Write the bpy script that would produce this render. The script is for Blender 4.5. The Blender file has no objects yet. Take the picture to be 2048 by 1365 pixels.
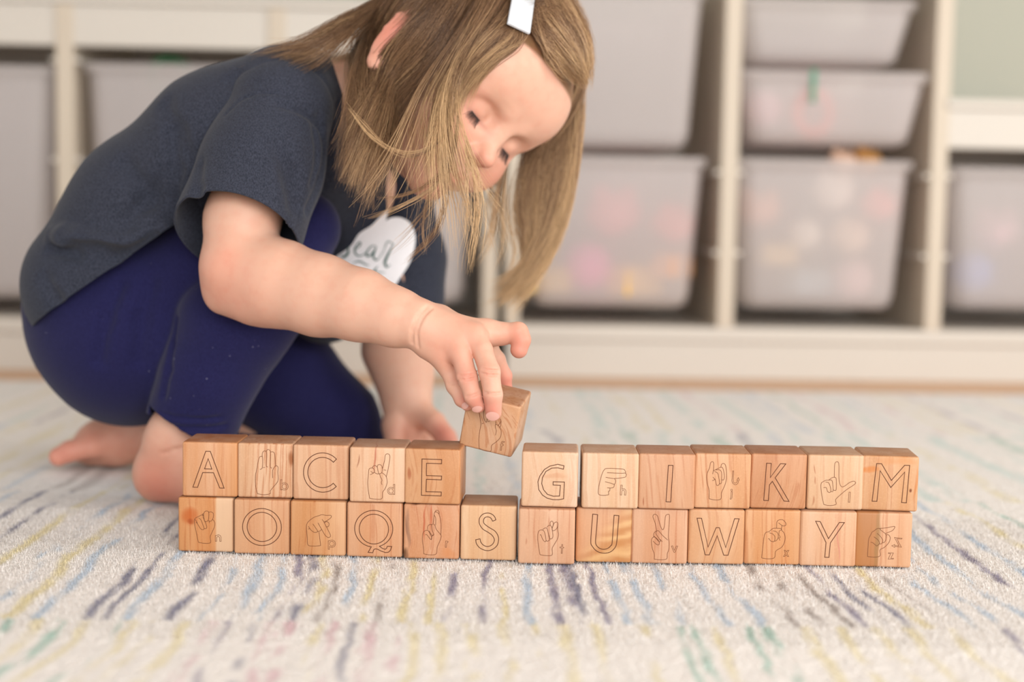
import bpy, bmesh, math, random
import numpy as np
from mathutils import Vector, Matrix, Euler
from mathutils.bvhtree import BVHTree

R = math.radians
random.seed(7)
rng = np.random.default_rng(11)
S = bpy.context.scene
COL = S.collection

# ------------------------------------------------------------------ camera
FPX = 2844.4                       # 50 mm lens, 2048 px frame
CAM = np.array([0.0, -1.009, 0.2465])
YAW, TILT, ROLL = 0.025, 0.087, 0.0175
_f = np.array([math.sin(YAW) * math.cos(TILT), math.cos(YAW) * math.cos(TILT), -math.sin(TILT)])
_r = np.cross(_f, [0, 0, 1]); _r /= np.linalg.norm(_r)
_u = np.cross(_r, _f)
_r, _u = math.cos(ROLL) * _r + math.sin(ROLL) * _u, -math.sin(ROLL) * _r + math.cos(ROLL) * _u
cam_d = bpy.data.cameras.new('camera')
cam_d.lens = 50.0
cam_d.sensor_width = 36.0
cam_d.clip_start = 0.02
cam_d.dof.use_dof = True
cam_d.dof.focus_distance = 1.02
cam_d.dof.aperture_fstop = 2.9
cam_o = bpy.data.objects.new('camera', cam_d)
COL.objects.link(cam_o)
M4 = Matrix(((_r[0], _u[0], -_f[0], CAM[0]), (_r[1], _u[1], -_f[1], CAM[1]), (_r[2], _u[2], -_f[2], CAM[2]), (0, 0, 0, 1)))
cam_o.matrix_world = M4
S.camera = cam_o

# ------------------------------------------------------------------ light
S.view_settings.view_transform = 'Standard'
S.view_settings.look = 'None'
S.view_settings.gamma = 1.0
S.view_settings.exposure = -0.2
S.view_settings.use_curve_mapping = False
wd = bpy.data.worlds.new('world'); S.world = wd
wd.use_nodes = True
wd.node_tree.nodes['Background'].inputs[0].default_value = (0.97, 0.975, 1.0, 1)
wd.node_tree.nodes['Background'].inputs[1].default_value = 0.92


def area(name, loc, target, sx, sy, power, color):
    l = bpy.data.lights.new(name, 'AREA'); l.shape = 'RECTANGLE'
    l.size, l.size_y, l.energy, l.color = sx, sy, power, color
    o = bpy.data.objects.new(name, l); COL.objects.link(o)
    o.location = loc
    o.rotation_euler = (Vector(target) - Vector(loc)).to_track_quat('-Z', 'Y').to_euler()
    return o


area('window_light', (0.7, -2.4, 0.85), (0, 0.3, 0.15), 2.2, 1.2, 74, (1.0, 0.985, 0.965))
area('shelf_fill_light', (2.6, -0.3, 1.1), (0.2, 1.2, 0.3), 1.2, 1.2, 40, (1.0, 0.98, 0.95))  # added fill aimed at the storage units to brighten the background


# ------------------------------------------------------------------ helpers
def P(px, py, Y):
    """the point at distance Y into the room seen at photo position (px, py)"""
    d = _f * FPX + _r * (px - 1024) - _u * (py - 682.5)
    t = (Y - CAM[1]) / d[1]
    return CAM + d * t


def PZ(px, py, z=0.0):
    d = _f * FPX + _r * (px - 1024) - _u * (py - 682.5)
    return CAM + d * ((z - CAM[2]) / d[2])


def mpp(Y):
    return (Y - CAM[1]) / FPX     # metres per photo pixel at depth Y


def srgb(r, g, b):
    f = lambda c: (c / 255 / 12.92) if c / 255 <= 0.04045 else ((c / 255 + 0.055) / 1.055) ** 2.4
    return (f(r), f(g), f(b), 1.0)


def link(o, parent=None):
    COL.objects.link(o)
    if parent is not None:
        o.parent = parent
    return o


def mesh_obj(name, verts, faces, mat=None, parent=None, smooth=False):
    me = bpy.data.meshes.new(name)
    me.from_pydata([tuple(v) for v in verts], [], [tuple(f) for f in faces])
    me.update()
    if smooth:
        me.polygons.foreach_set('use_smooth', [True] * len(me.polygons))
    if mat: me.materials.append(mat)
    return link(bpy.data.objects.new(name, me), parent)


def np_obj(name, V, Fc, mat=None, parent=None, smooth=True, nper=4):
    """fast mesh from numpy arrays, faces all nper-gons"""
    me = bpy.data.meshes.new(name)
    V = np.asarray(V, np.float32); Fc = np.asarray(Fc, np.int32)
    me.vertices.add(len(V)); me.vertices.foreach_set('co', V.ravel())
    me.loops.add(Fc.size); me.loops.foreach_set('vertex_index', Fc.ravel())
    me.polygons.add(len(Fc))
    me.polygons.foreach_set('loop_start', np.arange(0, Fc.size, nper, dtype=np.int32))
    me.polygons.foreach_set('loop_total', np.full(len(Fc), nper, np.int32))
    me.polygons.foreach_set('use_smooth', np.full(len(Fc), smooth))
    me.update(calc_edges=True)
    if mat: me.materials.append(mat)
    return link(bpy.data.objects.new(name, me), parent)


def set_col(o, C, name='tint'):
    a = o.data.color_attributes.new(name, 'FLOAT_COLOR', 'POINT')
    C = np.asarray(C, np.float32)
    if C.shape[1] == 3: C = np.hstack([C, np.ones((len(C), 1), np.float32)])
    a.data.foreach_set('color', C.ravel())


def bm_obj(name, bm, mat=None, parent=None, smooth=False):
    me = bpy.data.meshes.new(name)
    bm.to_mesh(me); bm.free()
    if smooth: me.polygons.foreach_set('use_smooth', [True] * len(me.polygons))
    if mat: me.materials.append(mat)
    return link(bpy.data.objects.new(name, me), parent)


def rbox(x0, x1, y0, y1, z0, z1, bev=0.0, seg=2, bm=None):
    own = bm or bmesh.new()
    r = bmesh.ops.create_cube(own, size=1.0)
    for v in r['verts']:
        v.co = Vector((x0 + (v.co.x + .5) * (x1 - x0), y0 + (v.co.y + .5) * (y1 - y0), z0 + (v.co.z + .5) * (z1 - z0)))
    if bev > 0:
        es = list({e for v in r['verts'] for e in v.link_edges})
        bmesh.ops.bevel(own, geom=es, offset=bev, segments=seg, profile=0.5, affect='EDGES', clamp_overlap=True)
    return own


def tag(o, label=None, cat=None, group=None, kind=None):
    if label: o['label'] = label
    if cat: o['category'] = cat
    if group: o['group'] = group
    if kind: o['kind'] = kind
    return o


def empty(name, loc=(0, 0, 0), rz=0.0):
    o = bpy.data.objects.new(name, None); COL.objects.link(o)
    o.location = loc; o.rotation_euler = (0, 0, rz); o.empty_display_size = 0.02
    return o


# ------------------------------------------------------------------ materials
def mat_new(name):
    m = bpy.data.materials.new(name); m.use_nodes = True
    nt = m.node_tree
    return m, nt, nt.nodes['Principled BSDF']


def nd(nt, t, **kw):
    n = nt.nodes.new(t)
    for k, v in kw.items():
        if k.startswith('i_'):
            n.inputs[int(k[2:])].default_value = v
        else:
            setattr(n, k, v)
    return n


def plain(name, col, rough=0.6, noise=0.0, nscale=60, bump=0.0, bscale=400, spec=0.5):
    m, nt, b = mat_new(name)
    b.inputs['Roughness'].default_value = rough
    b.inputs['Specular IOR Level'].default_value = spec
    b.inputs['Base Color'].default_value = col
    tc = nd(nt, 'ShaderNodeTexCoord')
    if noise > 0:
        n = nd(nt, 'ShaderNodeTexNoise'); n.inputs['Scale'].default_value = nscale
        nt.links.new(tc.outputs['Object'], n.inputs['Vector'])
        mx = nd(nt, 'ShaderNodeMix', data_type='RGBA', blend_type='MIX')
        mx.inputs[6].default_value = tuple(c * (1 - noise) for c in col[:3]) + (1,)
        mx.inputs[7].default_value = tuple(min(1, c * (1 + noise)) for c in col[:3]) + (1,)
        nt.links.new(n.outputs['Fac'], mx.inputs[0]); nt.links.new(mx.outputs[2], b.inputs['Base Color'])
    if bump > 0:
        n2 = nd(nt, 'ShaderNodeTexNoise'); n2.inputs['Scale'].default_value = bscale
        nt.links.new(tc.outputs['Object'], n2.inputs['Vector'])
        bp = nd(nt, 'ShaderNodeBump'); bp.inputs['Strength'].default_value = bump; bp.inputs['Distance'].default_value = 0.001
        nt.links.new(n2.outputs['Fac'], bp.inputs['Height']); nt.links.new(bp.outputs[0], b.inputs['Normal'])
    return m


def mix(nt, fac, a, b, blend='MIX'):
    mx = nd(nt, 'ShaderNodeMix', data_type='RGBA', blend_type=blend)
    for v, i in ((fac, 0), (a, 6), (b, 7)):
        if isinstance(v, (int, float)): mx.inputs[i].default_value = v
        elif isinstance(v, tuple): mx.inputs[i].default_value = v
        else: nt.links.new(v, mx.inputs[i])
    return mx.outputs[2]


def math_n(nt, op, a, b=None, c=None, clamp=False):
    n = nd(nt, 'ShaderNodeMath', operation=op, use_clamp=clamp)
    for i, v in enumerate((a, b, c)):
        if v is None: continue
        if isinstance(v, (int, float)): n.inputs[i].default_value = v
        else: nt.links.new(v, n.inputs[i])
    return n.outputs[0]


def ramp(nt, src, lo, hi):
    n = nd(nt, 'ShaderNodeMapRange'); n.interpolation_type = 'SMOOTHSTEP'
    n.inputs[1].default_value = lo; n.inputs[2].default_value = hi
    nt.links.new(src, n.inputs[0]); return n.outputs[0]


def cloth(name, c1, c2, vs=(900, 900, 900), bump=0.35, vcol=False, lint=0.0, rough=0.9):
    """knit cloth: heathered two-tone yarns with a fine relief"""
    m, nt, b = mat_new(name)
    tc = nd(nt, 'ShaderNodeTexCoord')
    mp = nd(nt, 'ShaderNodeMapping'); mp.inputs['Scale'].default_value = vs
    nt.links.new(tc.outputs['Object'], mp.inputs['Vector'])
    n = nd(nt, 'ShaderNodeTexNoise'); n.inputs['Scale'].default_value = 1.0; n.inputs['Detail'].default_value = 3
    nt.links.new(mp.outputs[0], n.inputs['Vector'])
    f = ramp(nt, n.outputs['Fac'], 0.32, 0.68)
    col = mix(nt, f, c1, c2)
    if lint > 0:
        n3 = nd(nt, 'ShaderNodeTexNoise'); n3.inputs['Scale'].default_value = 420; n3.inputs['Detail'].default_value = 1
        nt.links.new(tc.outputs['Object'], n3.inputs['Vector'])
        lf = ramp(nt, n3.outputs['Fac'], 0.80, 0.84)
        col = mix(nt, math_n(nt, 'MULTIPLY', lf, lint), col, srgb(150, 150, 175))
    nt.links.new(col, b.inputs['Base Color'])
    b.inputs['Roughness'].default_value = rough
    b.inputs['Specular IOR Level'].default_value = 0.06
    b.inputs['Sheen Weight'].default_value = 0.10
    b.inputs['Sheen Roughness'].default_value = 0.5
    bp = nd(nt, 'ShaderNodeBump'); bp.inputs['Strength'].default_value = bump; bp.inputs['Distance'].default_value = 0.0006
    nt.links.new(n.outputs['Fac'], bp.inputs['Height']); nt.links.new(bp.outputs[0], b.inputs['Normal'])
    return m


def skin_mat():
    m, nt, b = mat_new('skin')
    at = nd(nt, 'ShaderNodeAttribute'); at.attribute_name = 'tint'
    tc = nd(nt, 'ShaderNodeTexCoord')
    n = nd(nt, 'ShaderNodeTexNoise'); n.inputs['Scale'].default_value = 120; n.inputs['Detail'].default_value = 4
    nt.links.new(tc.outputs['Object'], n.inputs['Vector'])
    col = mix(nt, math_n(nt, 'MULTIPLY', ramp(nt, n.outputs['Fac'], 0.4, 0.75), 0.16), at.outputs['Color'], srgb(206, 120, 98))
    nt.links.new(col, b.inputs['Base Color'])
    b.inputs['Roughness'].default_value = 0.5
    b.inputs['Specular IOR Level'].default_value = 0.35
    b.inputs['Subsurface Weight'].default_value = 0.22
    b.inputs['Subsurface Radius'].default_value = (1.0, 0.42, 0.25)
    b.inputs['Subsurface Scale'].default_value = 0.006
    n2 = nd(nt, 'ShaderNodeTexNoise'); n2.inputs['Scale'].default_value = 1500; n2.inputs['Detail'].default_value = 2
    nt.links.new(tc.outputs['Object'], n2.inputs['Vector'])
    bp = nd(nt, 'ShaderNodeBump'); bp.inputs['Strength'].default_value = 0.12; bp.inputs['Distance'].default_value = 0.0004
    nt.links.new(n2.outputs['Fac'], bp.inputs['Height']); nt.links.new(bp.outputs[0], b.inputs['Normal'])
    return m


# ------------------------------------------------------------------ implicit surfaces
class SDF:
    """a smooth union of tapered limbs and ellipsoids, turned into one continuous mesh"""
    def __init__(s):
        s.ops = []

    def cap(s, a, b, ra, rb, k=0.01, sub=False):
        s.ops.append(('c', np.array(a, float), np.array(b, float), ra, rb, k, sub)); return s

    def chain(s, pts, k=0.01, sub=False):
        """pts: list of (point, radius)"""
        for (a, ra), (b, rb) in zip(pts[:-1], pts[1:]):
            s.cap(a, b, ra, rb, k, sub)
        return s

    def ell(s, c, rad, M=None, k=0.01, sub=False):
        s.ops.append(('e', np.array(c, float), np.array(rad, float), np.eye(3) if M is None else np.array(M, float), None, k, sub)); return s

    def __call__(s, p):
        d = None
        for o in s.ops:
            if o[0] == 'c':
                a, b, ra, rb = o[1:5]
                ba = b - a; L2 = float(ba @ ba) + 1e-12
                h = np.clip(((p - a) @ ba) / L2, 0, 1)
                q = p - a - h[:, None] * ba
                di = np.sqrt((q * q).sum(1)) - (ra + h * (rb - ra))
            else:
                q = (p - o[1]) @ o[3].T / o[2]
                k0 = np.sqrt((q * q).sum(1)); k1 = np.sqrt(((q / o[2]) ** 2).sum(1)) + 1e-9
                di = k0 * (k0 - 1) / k1
            k = o[5]
            if d is None: d = di; continue
            if o[6]:
                h = np.clip(0.5 - 0.5 * (d + di) / k, 0, 1)
                d = d * (1 - h) - di * h + k * h * (1 - h)
            else:
                h = np.clip(0.5 + 0.5 * (d - di) / k, 0, 1)
                d = d * (1 - h) + di * h - k * h * (1 - h)
        return d

    def bounds(s):
        lo = np.full(3, 1e9); hi = -lo
        for o in s.ops:
            if o[6]: continue
            if o[0] == 'c':
                for q, r in ((o[1], o[3]), (o[2], o[4])):
                    lo = np.minimum(lo, q - r); hi = np.maximum(hi, q + r)
            else:
                r = max(o[2]); lo = np.minimum(lo, o[1] - r); hi = np.maximum(hi, o[1] + r)
        return lo, hi


def surface(fn, vox, lo=None, hi=None, newton=2):
    if lo is None: lo, hi = fn.bounds()
    lo = np.array(lo) - 3 * vox; hi = np.array(hi) + 3 * vox
    B = 6
    nb = np.ceil((hi - lo) / (vox * B)).astype(int)
    ci = np.stack(np.meshgrid(*[np.arange(n) for n in nb], indexing='ij'), -1).reshape(-1, 3)
    cc = lo + (ci + 0.5) * vox * B
    dc = fn(cc)
    N = nb * B
    D = np.repeat(np.repeat(np.repeat(dc.reshape(nb).astype(np.float32), B, 0), B, 1), B, 2)
    act = ci[np.abs(dc) < vox * B * 1.25]
    off = np.stack(np.meshgrid(*[np.arange(B)] * 3, indexing='ij'), -1).reshape(-1, 3)
    for s0 in range(0, len(act), 2000):
        idx = (act[s0:s0 + 2000, None, :] * B + off[None]).reshape(-1, 3)
        v = fn(lo + (idx + 0.5) * vox)
        D[idx[:, 0], idx[:, 1], idx[:, 2]] = v
    ins = D < 0
    c = np.zeros(tuple(N - 1), np.int8)
    for dx in (0, 1):
        for dy in (0, 1):
            for dz in (0, 1):
                c += ins[dx:N[0] - 1 + dx, dy:N[1] - 1 + dy, dz:N[2] - 1 + dz]
    cell = np.argwhere((c > 0) & (c < 8))
    vid = np.full(tuple(N - 1), -1, np.int32)
    vid[cell[:, 0], cell[:, 1], cell[:, 2]] = np.arange(len(cell))
    V = lo + (cell + 1.0) * vox
    quads = []
    for ax in range(3):
        sl0 = [slice(1, N[i] - 1) for i in range(3)]; sl1 = list(sl0)
        sl0[ax] = slice(0, N[ax] - 1); sl1[ax] = slice(1, N[ax])
        a = ins[tuple(sl0)]; b = ins[tuple(sl1)]
        e = np.argwhere(a != b)
        fl = a[e[:, 0], e[:, 1], e[:, 2]]
        base = e + np.array([0 if i == ax else 1 for i in range(3)])
        u, w = (ax + 1) % 3, (ax + 2) % 3
        def at(du, dw):
            q = base.copy(); q[:, u] += du; q[:, w] += dw
            return vid[q[:, 0], q[:, 1], q[:, 2]]
        qd = np.stack([at(-1, -1), at(0, -1), at(0, 0), at(-1, 0)], 1)
        qd[~fl] = qd[~fl][:, ::-1]
        quads.append(qd)
    Q = np.vstack(quads); Q = Q[(Q >= 0).all(1)]
    e = vox * 0.5
    for it in range(newton):
        d = fn(V)
        g = np.stack([fn(V + np.eye(3)[i] * e) - fn(V - np.eye(3)[i] * e) for i in range(3)], 1) / (2 * e)
        g2 = (g * g).sum(1) + 1e-6
        st = np.clip(d / g2, -vox, vox)
        V = V - g * st[:, None]
        if it < newton - 1:      # relax within the surface so that the quads stay even
            acc = np.zeros_like(V); cnt = np.zeros(len(V))
            for i in range(4):
                for j in ((i + 1) % 4, (i + 3) % 4):
                    np.add.at(acc, Q[:, i], V[Q[:, j]]); np.add.at(cnt, Q[:, i], 1)
            V = V * 0.4 + 0.6 * acc / np.maximum(cnt, 1)[:, None]
    return V, Q


def vnoise(x, y, seed=0):
    """value noise for 2-D arrays"""
    xi = np.floor(x).astype(np.int64); yi = np.floor(y).astype(np.int64)
    fx = x - xi; fy = y - yi
    fx = fx * fx * (3 - 2 * fx); fy = fy * fy * (3 - 2 * fy)
    def h(a, b):
        n = (a * 374761393 + b * 668265263 + seed * 974711) & 0x7fffffff
        n = ((n ^ (n >> 13)) * 1274126177) & 0x7fffffff
        return ((n ^ (n >> 16)) & 0xffff) / 65535.0
    return (h(xi, yi) * (1 - fx) + h(xi + 1, yi) * fx) * (1 - fy) + (h(xi, yi + 1) * (1 - fx) + h(xi + 1, yi + 1) * fx) * fy


# ================================================================== THE SETTING
FLOOR_Z = -0.012
sh_a, sh_b = PZ(0, 742, FLOOR_Z), PZ(2048, 768, FLOOR_Z)       # foot of the storage unit's front
sh_dir = sh_b - sh_a; sh_dir[2] = 0; sh_dir /= np.linalg.norm(sh_dir)
sh_ang = math.atan2(sh_dir[1], sh_dir[0])
sh_nrm = np.array([-sh_dir[1], sh_dir[0], 0])                  # into the unit


def SH(px, py):
    """(along, height) on the front plane of the storage unit"""
    d = _f * FPX + _r * (px - 1024) - _u * (py - 682.5)
    t = ((sh_a - CAM) @ sh_nrm) / (d @ sh_nrm)
    q = CAM + d * t
    return float((q - sh_a) @ sh_dir), float(q[2])


# floor boards
m, nt, b = mat_new('floor_wood')
tc = nd(nt, 'ShaderNodeTexCoord'); mp = nd(nt, 'ShaderNodeMapping'); mp.inputs['Scale'].default_value = (3, 30, 30)
nt.links.new(tc.outputs['Object'], mp.inputs[0])
n = nd(nt, 'ShaderNodeTexNoise'); n.inputs['Scale'].default_value = 2; n.inputs['Detail'].default_value = 6
nt.links.new(mp.outputs[0], n.inputs['Vector'])
nt.links.new(mix(nt, n.outputs['Fac'], srgb(190, 144, 104), srgb(214, 174, 136)), b.inputs['Base Color'])
b.inputs['Roughness'].default_value = 0.4
FLOORW = m
fl = bm_obj('floor', rbox(-3, 3, -3, 3.2, FLOOR_Z - 0.03, FLOOR_Z - 0.004), FLOORW)
tag(fl, kind='structure')
proto = None
k = 0
for i in range(14):      # boards between the rug and the storage unit (under the rug they are never seen)
    y0 = 0.80 + i * 0.09
    for j, x0 in enumerate((-2.4 + 0.31 * (i % 3), -1.2 + 0.31 * (i % 3), 0.0 + 0.31 * (i % 3), 1.2 + 0.31 * (i % 3))):
        bo = bm_obj('floor_board', rbox(x0 + .0008, x0 + 1.1992, y0 + .0008, y0 + .0892, FLOOR_Z - 0.003, FLOOR_Z, 0.0006, 1), FLOORW, fl)
wallm = plain('wall_paint', srgb(176, 178, 165), 0.8, 0.02, 8)
wall_y = 0
wb = sh_a + sh_nrm * 0.50
w_o = bm_obj('wall_back', rbox(-2.5, 4.5, 0, 0.08, FLOOR_Z - .03, 2.4), wallm)
w_o.location = (wb[0], wb[1], 0); w_o.rotation_euler = (0, 0, sh_ang); tag(w_o, kind='structure')

ceil = bm_obj('ceiling', rbox(-3, 4, -3.2, 3.2, 2.4, 2.46), plain('ceiling_paint', srgb(214, 208, 198), 0.9, 0.02, 8))
tag(ceil, kind='structure')

# ------------------------------------------------------------------ the rug
BREAK_Y = float(PZ(1024, 1246)[1])
C_CREAM = np.array(srgb(236, 231, 226)[:3])
RC = {'n': srgb(96, 96, 128), 'p': srgb(122, 112, 142), 'b': srgb(178, 196, 214), 'y': srgb(224, 210, 158),
      'w': srgb(148, 134, 126), 'g': srgb(118, 176, 158), 'r': srgb(212, 166, 176), 't': srgb(176, 208, 204)}
RC = {k_: np.array(v[:3]) for k_, v in RC.items()}
bandB = [(-420, 'b', 9), (-330, 'n', 8), (-240, 'n', 7), (-150, 'y', 9), (-60, 'b', 8), (0, 'y', 10), (60, 'b', 8), (168, 'n', 8), (205, 'n', 5), (250, 'b', 8), (332, 'n', 8), (398, 'b', 6), (455, 'b', 8), (508, 'b', 6), (545, 'p', 7),
         (578, 'n', 8), (604, 'y', 8), (632, 'w', 5), (672, 'b', 6), (716, 'y', 6), (754, 'w', 5), (806, 'y', 7), (862, 'y', 6), (905, 'p', 6), (973, 'p', 5), (1016, 'y', 5), (1068, 'b', 7),
         (1127, 'p', 7), (1160, 'p', 9), (1180, 'n', 6), (1222, 'p', 5), (1264, 'b', 6), (1310, 'b', 7), (1374, 'b', 6), (1455, 'b', 6), (1520, 'b', 7), (1585, 'w', 6), (1634, 'w', 7), (1690, 'w', 6),
         (1722, 'p', 6), (1765, 'n', 5), (1806, 'n', 5), (1836, 'y', 8), (1880, 'w', 5), (1935, 'b', 7), (1985, 'b', 6), (2060, 'b', 8), (2130, 'p', 7), (2200, 'b', 8), (2290, 'y', 9), (2380, 'g', 7)]
bandA = [(-300, 'g', 9), (-150, 'y', 9), (-60, 'b', 7), (10, 'g', 7), (70, 'y', 8), (112, 'g', 9), (168, 'y', 7), (232, 'g', 6), (262, 'y', 8), (305, 'y', 8), (368, 'y', 8), (424, 'r', 7), (456, 'p', 6), (510, 'n', 6), (545, 'r', 7),
         (580, 'r', 8), (640, 'y', 7), (668, 'r', 6), (704, 'n', 5), (742, 'r', 8), (788, 'r', 8), (828, 'y', 7), (884, 'y', 8), (940, 'y', 9), (1012, 'y', 8), (1072, 'y', 7), (1130, 'y', 9), (1195, 'y', 7), (1290, 'y', 7),
         (1361, 'g', 5), (1392, 'g', 7), (1430, 'y', 7), (1492, 'g', 5), (1528, 'g', 8), (1600, 'y', 9), (1668, 'y', 7), (1740, 'y', 8), (1800, 'y', 8), (1880, 'y', 7), (1985, 'p', 7), (2060, 'p', 5), (2140, 'y', 8), (2240, 'g', 7)]


def to_x(lst):
    return [(float(PZ(px, 1242)[0]), RC[c], w * 0.00042) for px, c, w in lst]


bands = []                                   # (y0, y1, list of stripes)
bands.append((BREAK_Y, BREAK_Y + 0.40, to_x(bandB)))
bands.append((BREAK_Y - 0.42, BREAK_Y, to_x(bandA)))
rr = random.Random(5)
for i in range(3):
    y0 = BREAK_Y + 0.40 + i * 0.4
    st = []; x = -1.5
    while x < 1.6:
        x += rr.uniform(0.018, 0.05)
        c = rr.choices('bytgrpnw', weights=[3, 5, 5, 2.2, 1.0, .7, .5, .5])[0]
        st.append((x, RC[c], rr.uniform(0.004, 0.009)))
    bands.append((y0, y0 + 0.4, st))


def rug_color(X, Y):
    C = np.tile(C_CREAM, (len(X), 1))
    C *= (0.965 + 0.07 * vnoise(X * 160, Y * 160, 3))[:, None]
    wob = (vnoise(X * 9, Y * 14, 8) - .5) * 0.012 + (vnoise(X * 60, Y * 70, 9) - .5) * 0.004
    for bi, (y0, y1, st) in enumerate(bands):
        m_ = (Y >= y0 + 0.004 * (vnoise(X * 80, Y * 0, 4) - .5)) & (Y < y1)
        if not m_.any(): continue
        x = X[m_]; y = Y[m_]; w_ = wob[m_]; c = C[m_]
        for si, (sx, col, hw) in enumerate(st):
            dd = np.abs(x + w_ - sx) / hw
            q = dd < 2.2
            if not q.any(): continue
            prof = np.clip(1.5 - dd[q], 0, 1)
            br = vnoise(x[q] * 210 + si * 7, y[q] * 46 + si * 3, 20 + bi)       # broken, speckled dashes
            br2 = vnoise(x[q] * 60 + si * 5, y[q] * 13, 40 + bi)
            a = (0.82, 0.66, .52, .5, .5)[bi] * prof * np.clip((br * 0.75 + br2 * 0.62 - 0.42) * 2.6, 0, 1)
            c[q] = c[q] * (1 - a[:, None]) + col * a[:, None]
        C[m_] = c
    return C


rug_back = float(PZ(1024, 771)[1])
xs = np.concatenate([np.arange(-1.45, -0.6, 0.008), np.arange(-0.6, 0.6, 0.0028), np.arange(0.6, 1.5, 0.008)])
ys = np.concatenate([np.arange(-0.62, -0.40, 0.006), np.arange(-0.40, 0.32, 0.0035), np.arange(0.32, rug_back, 0.009), [rug_back]])
GX, GY = np.meshgrid(xs, ys, indexing='ij')
gx, gy = GX.ravel(), GY.ravel()
gz = -0.0012 + 0.0012 * (vnoise(gx * 220, gy * 220, 60) - .5) + 0.0006 * (vnoise(gx * 30, gy * 30, 61) - .5)
nx_, ny_ = len(xs), len(ys)
edge = (gy > rug_back - 0.012)
gz = np.where(edge, gz - (gy - (rug_back - 0.012)) * 0.5, gz)
ii = (np.arange(nx_ - 1)[:, None] * ny_ + np.arange(ny_ - 1)[None]).ravel()
fq = np.stack([ii, ii + ny_, ii + ny_ + 1, ii + 1], 1)
m, nt, b = mat_new('rug_wool')
at = nd(nt, 'ShaderNodeAttribute'); at.attribute_name = 'tint'
tc = nd(nt, 'ShaderNodeTexCoord')
n = nd(nt, 'ShaderNodeTexNoise'); n.inputs['Scale'].default_value = 620; n.inputs['Detail'].default_value = 3
nt.links.new(tc.outputs['Object'], n.inputs['Vector'])
n2 = nd(nt, 'ShaderNodeTexVoronoi'); n2.inputs['Scale'].default_value = 330
nt.links.new(tc.outputs['Object'], n2.inputs['Vector'])
c = mix(nt, ramp(nt, n.outputs['Fac'], 0.3, 0.7), (0.92, 0.915, 0.91, 1), (1, 1, 1, 1))
nt.links.new(mix(nt, 1.0, at.outputs['Color'], c, 'MULTIPLY'), b.inputs['Base Color'])
b.inputs['Roughness'].default_value = 0.95; b.inputs['Specular IOR Level'].default_value = 0.1
b.inputs['Sheen Weight'].default_value = 0.2
bp = nd(nt, 'ShaderNodeBump'); bp.inputs['Strength'].default_value = 0.7; bp.inputs['Distance'].default_value = 0.0016
nt.links.new(math_n(nt, 'ADD', n.outputs['Fac'], n2.outputs['Distance']), bp.inputs['Height']); nt.links.new(bp.outputs[0], b.inputs['Normal'])
RUGM = m
rug = empty('rug', (0, 0, 0))
tag(rug, 'cream wool rug with broken stripes in purple, blue, yellow, green and pink', 'rug')
base = np_obj('rug_weave', np.stack([gx, gy, gz], 1), fq, RUGM, rug)
set_col(base, rug_color(gx, gy))
ub = bm_obj('rug_backing', rbox(-1.45, 1.5, -0.62, rug_back, FLOOR_Z, -0.004), plain('rug_back', srgb(226, 218, 205), .9), rug)
# short wool fibres where the photo is sharp enough to show them
nf = 120000
fx = rng.uniform(-0.46, 0.46, nf); fy = rng.uniform(-0.20, 0.16, nf)
hh = rng.uniform(0.0010, 0.0036, nf); ang = rng.uniform(0, 2 * np.pi, nf); ln = rng.uniform(0.0, 0.003, nf)
wv = rng.uniform(0.00016, 0.00034, nf)
ca, sa = np.cos(ang), np.sin(ang)
b0 = np.stack([fx, fy, np.full(nf, -0.001)], 1)
pv = np.stack([-sa * wv, ca * wv, 0 * wv], 1)
tip = b0 + np.stack([ca * ln, sa * ln, hh], 1)
Vf = np.stack([b0 - pv, b0 + pv, tip], 1).reshape(-1, 3)
pile = np_obj('wool_pile', Vf, np.arange(nf * 3).reshape(-1, 3), RUGM, rug, smooth=False, nper=3)
cf = np.repeat(rug_color(fx, fy) * rng.uniform(0.92, 1.06, nf)[:, None], 3, 0)
set_col(pile, cf); pile['kind'] = 'stuff'

# ------------------------------------------------------------------ the storage units
WHITE = plain('white_lacquer', srgb(208, 202, 192), 0.45, 0.02, 6)
TRIMW = plain('unit_side_white', srgb(204, 192, 174), 0.5, 0.02, 6)
m, nt, b = mat_new('frosted_plastic')
b.inputs['Base Color'].default_value = srgb(248, 242, 240)
b.inputs['Roughness'].default_value = 0.45
tr = nd(nt, 'ShaderNodeBsdfTranslucent'); tr.inputs[0].default_value = srgb(232, 226, 226)
tp = nd(nt, 'ShaderNodeBsdfTransparent'); tp.inputs[0].default_value = (0.95, 0.94, 0.94, 1)
m1 = nd(nt, 'ShaderNodeMixShader'); m1.inputs[0].default_value = 0.42
m2 = nd(nt, 'ShaderNodeMixShader'); m2.inputs[0].default_value = 0.47
nt.links.new(b.outputs[0], m1.inputs[1]); nt.links.new(tr.outputs[0], m1.inputs[2])
nt.links.new(m1.outputs[0], m2.inputs[1]); nt.links.new(tp.outputs[0], m2.inputs[2])
nt.links.new(m2.outputs[0], nt.nodes['Material Output'].inputs[0])
FROST = m
DEPTH = 0.42


def place(o):
    o.location = (sh_a[0], sh_a[1], 0); o.rotation_euler = (0, 0, sh_ang); return o


def panel(name, s0, s1, z0, z1, y0, y1, parent, mat=None, bev=0.0015):
    return bm_obj(name, rbox(s0, s1, y0, y1, z0, z1, bev, 1), mat or WHITE, parent)


z_of = lambda py: SH(1200, py)[1]
s_of = lambda px, py=400: SH(px, py)[0]
BOT0, BOT1 = z_of(676), z_of(652)


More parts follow.
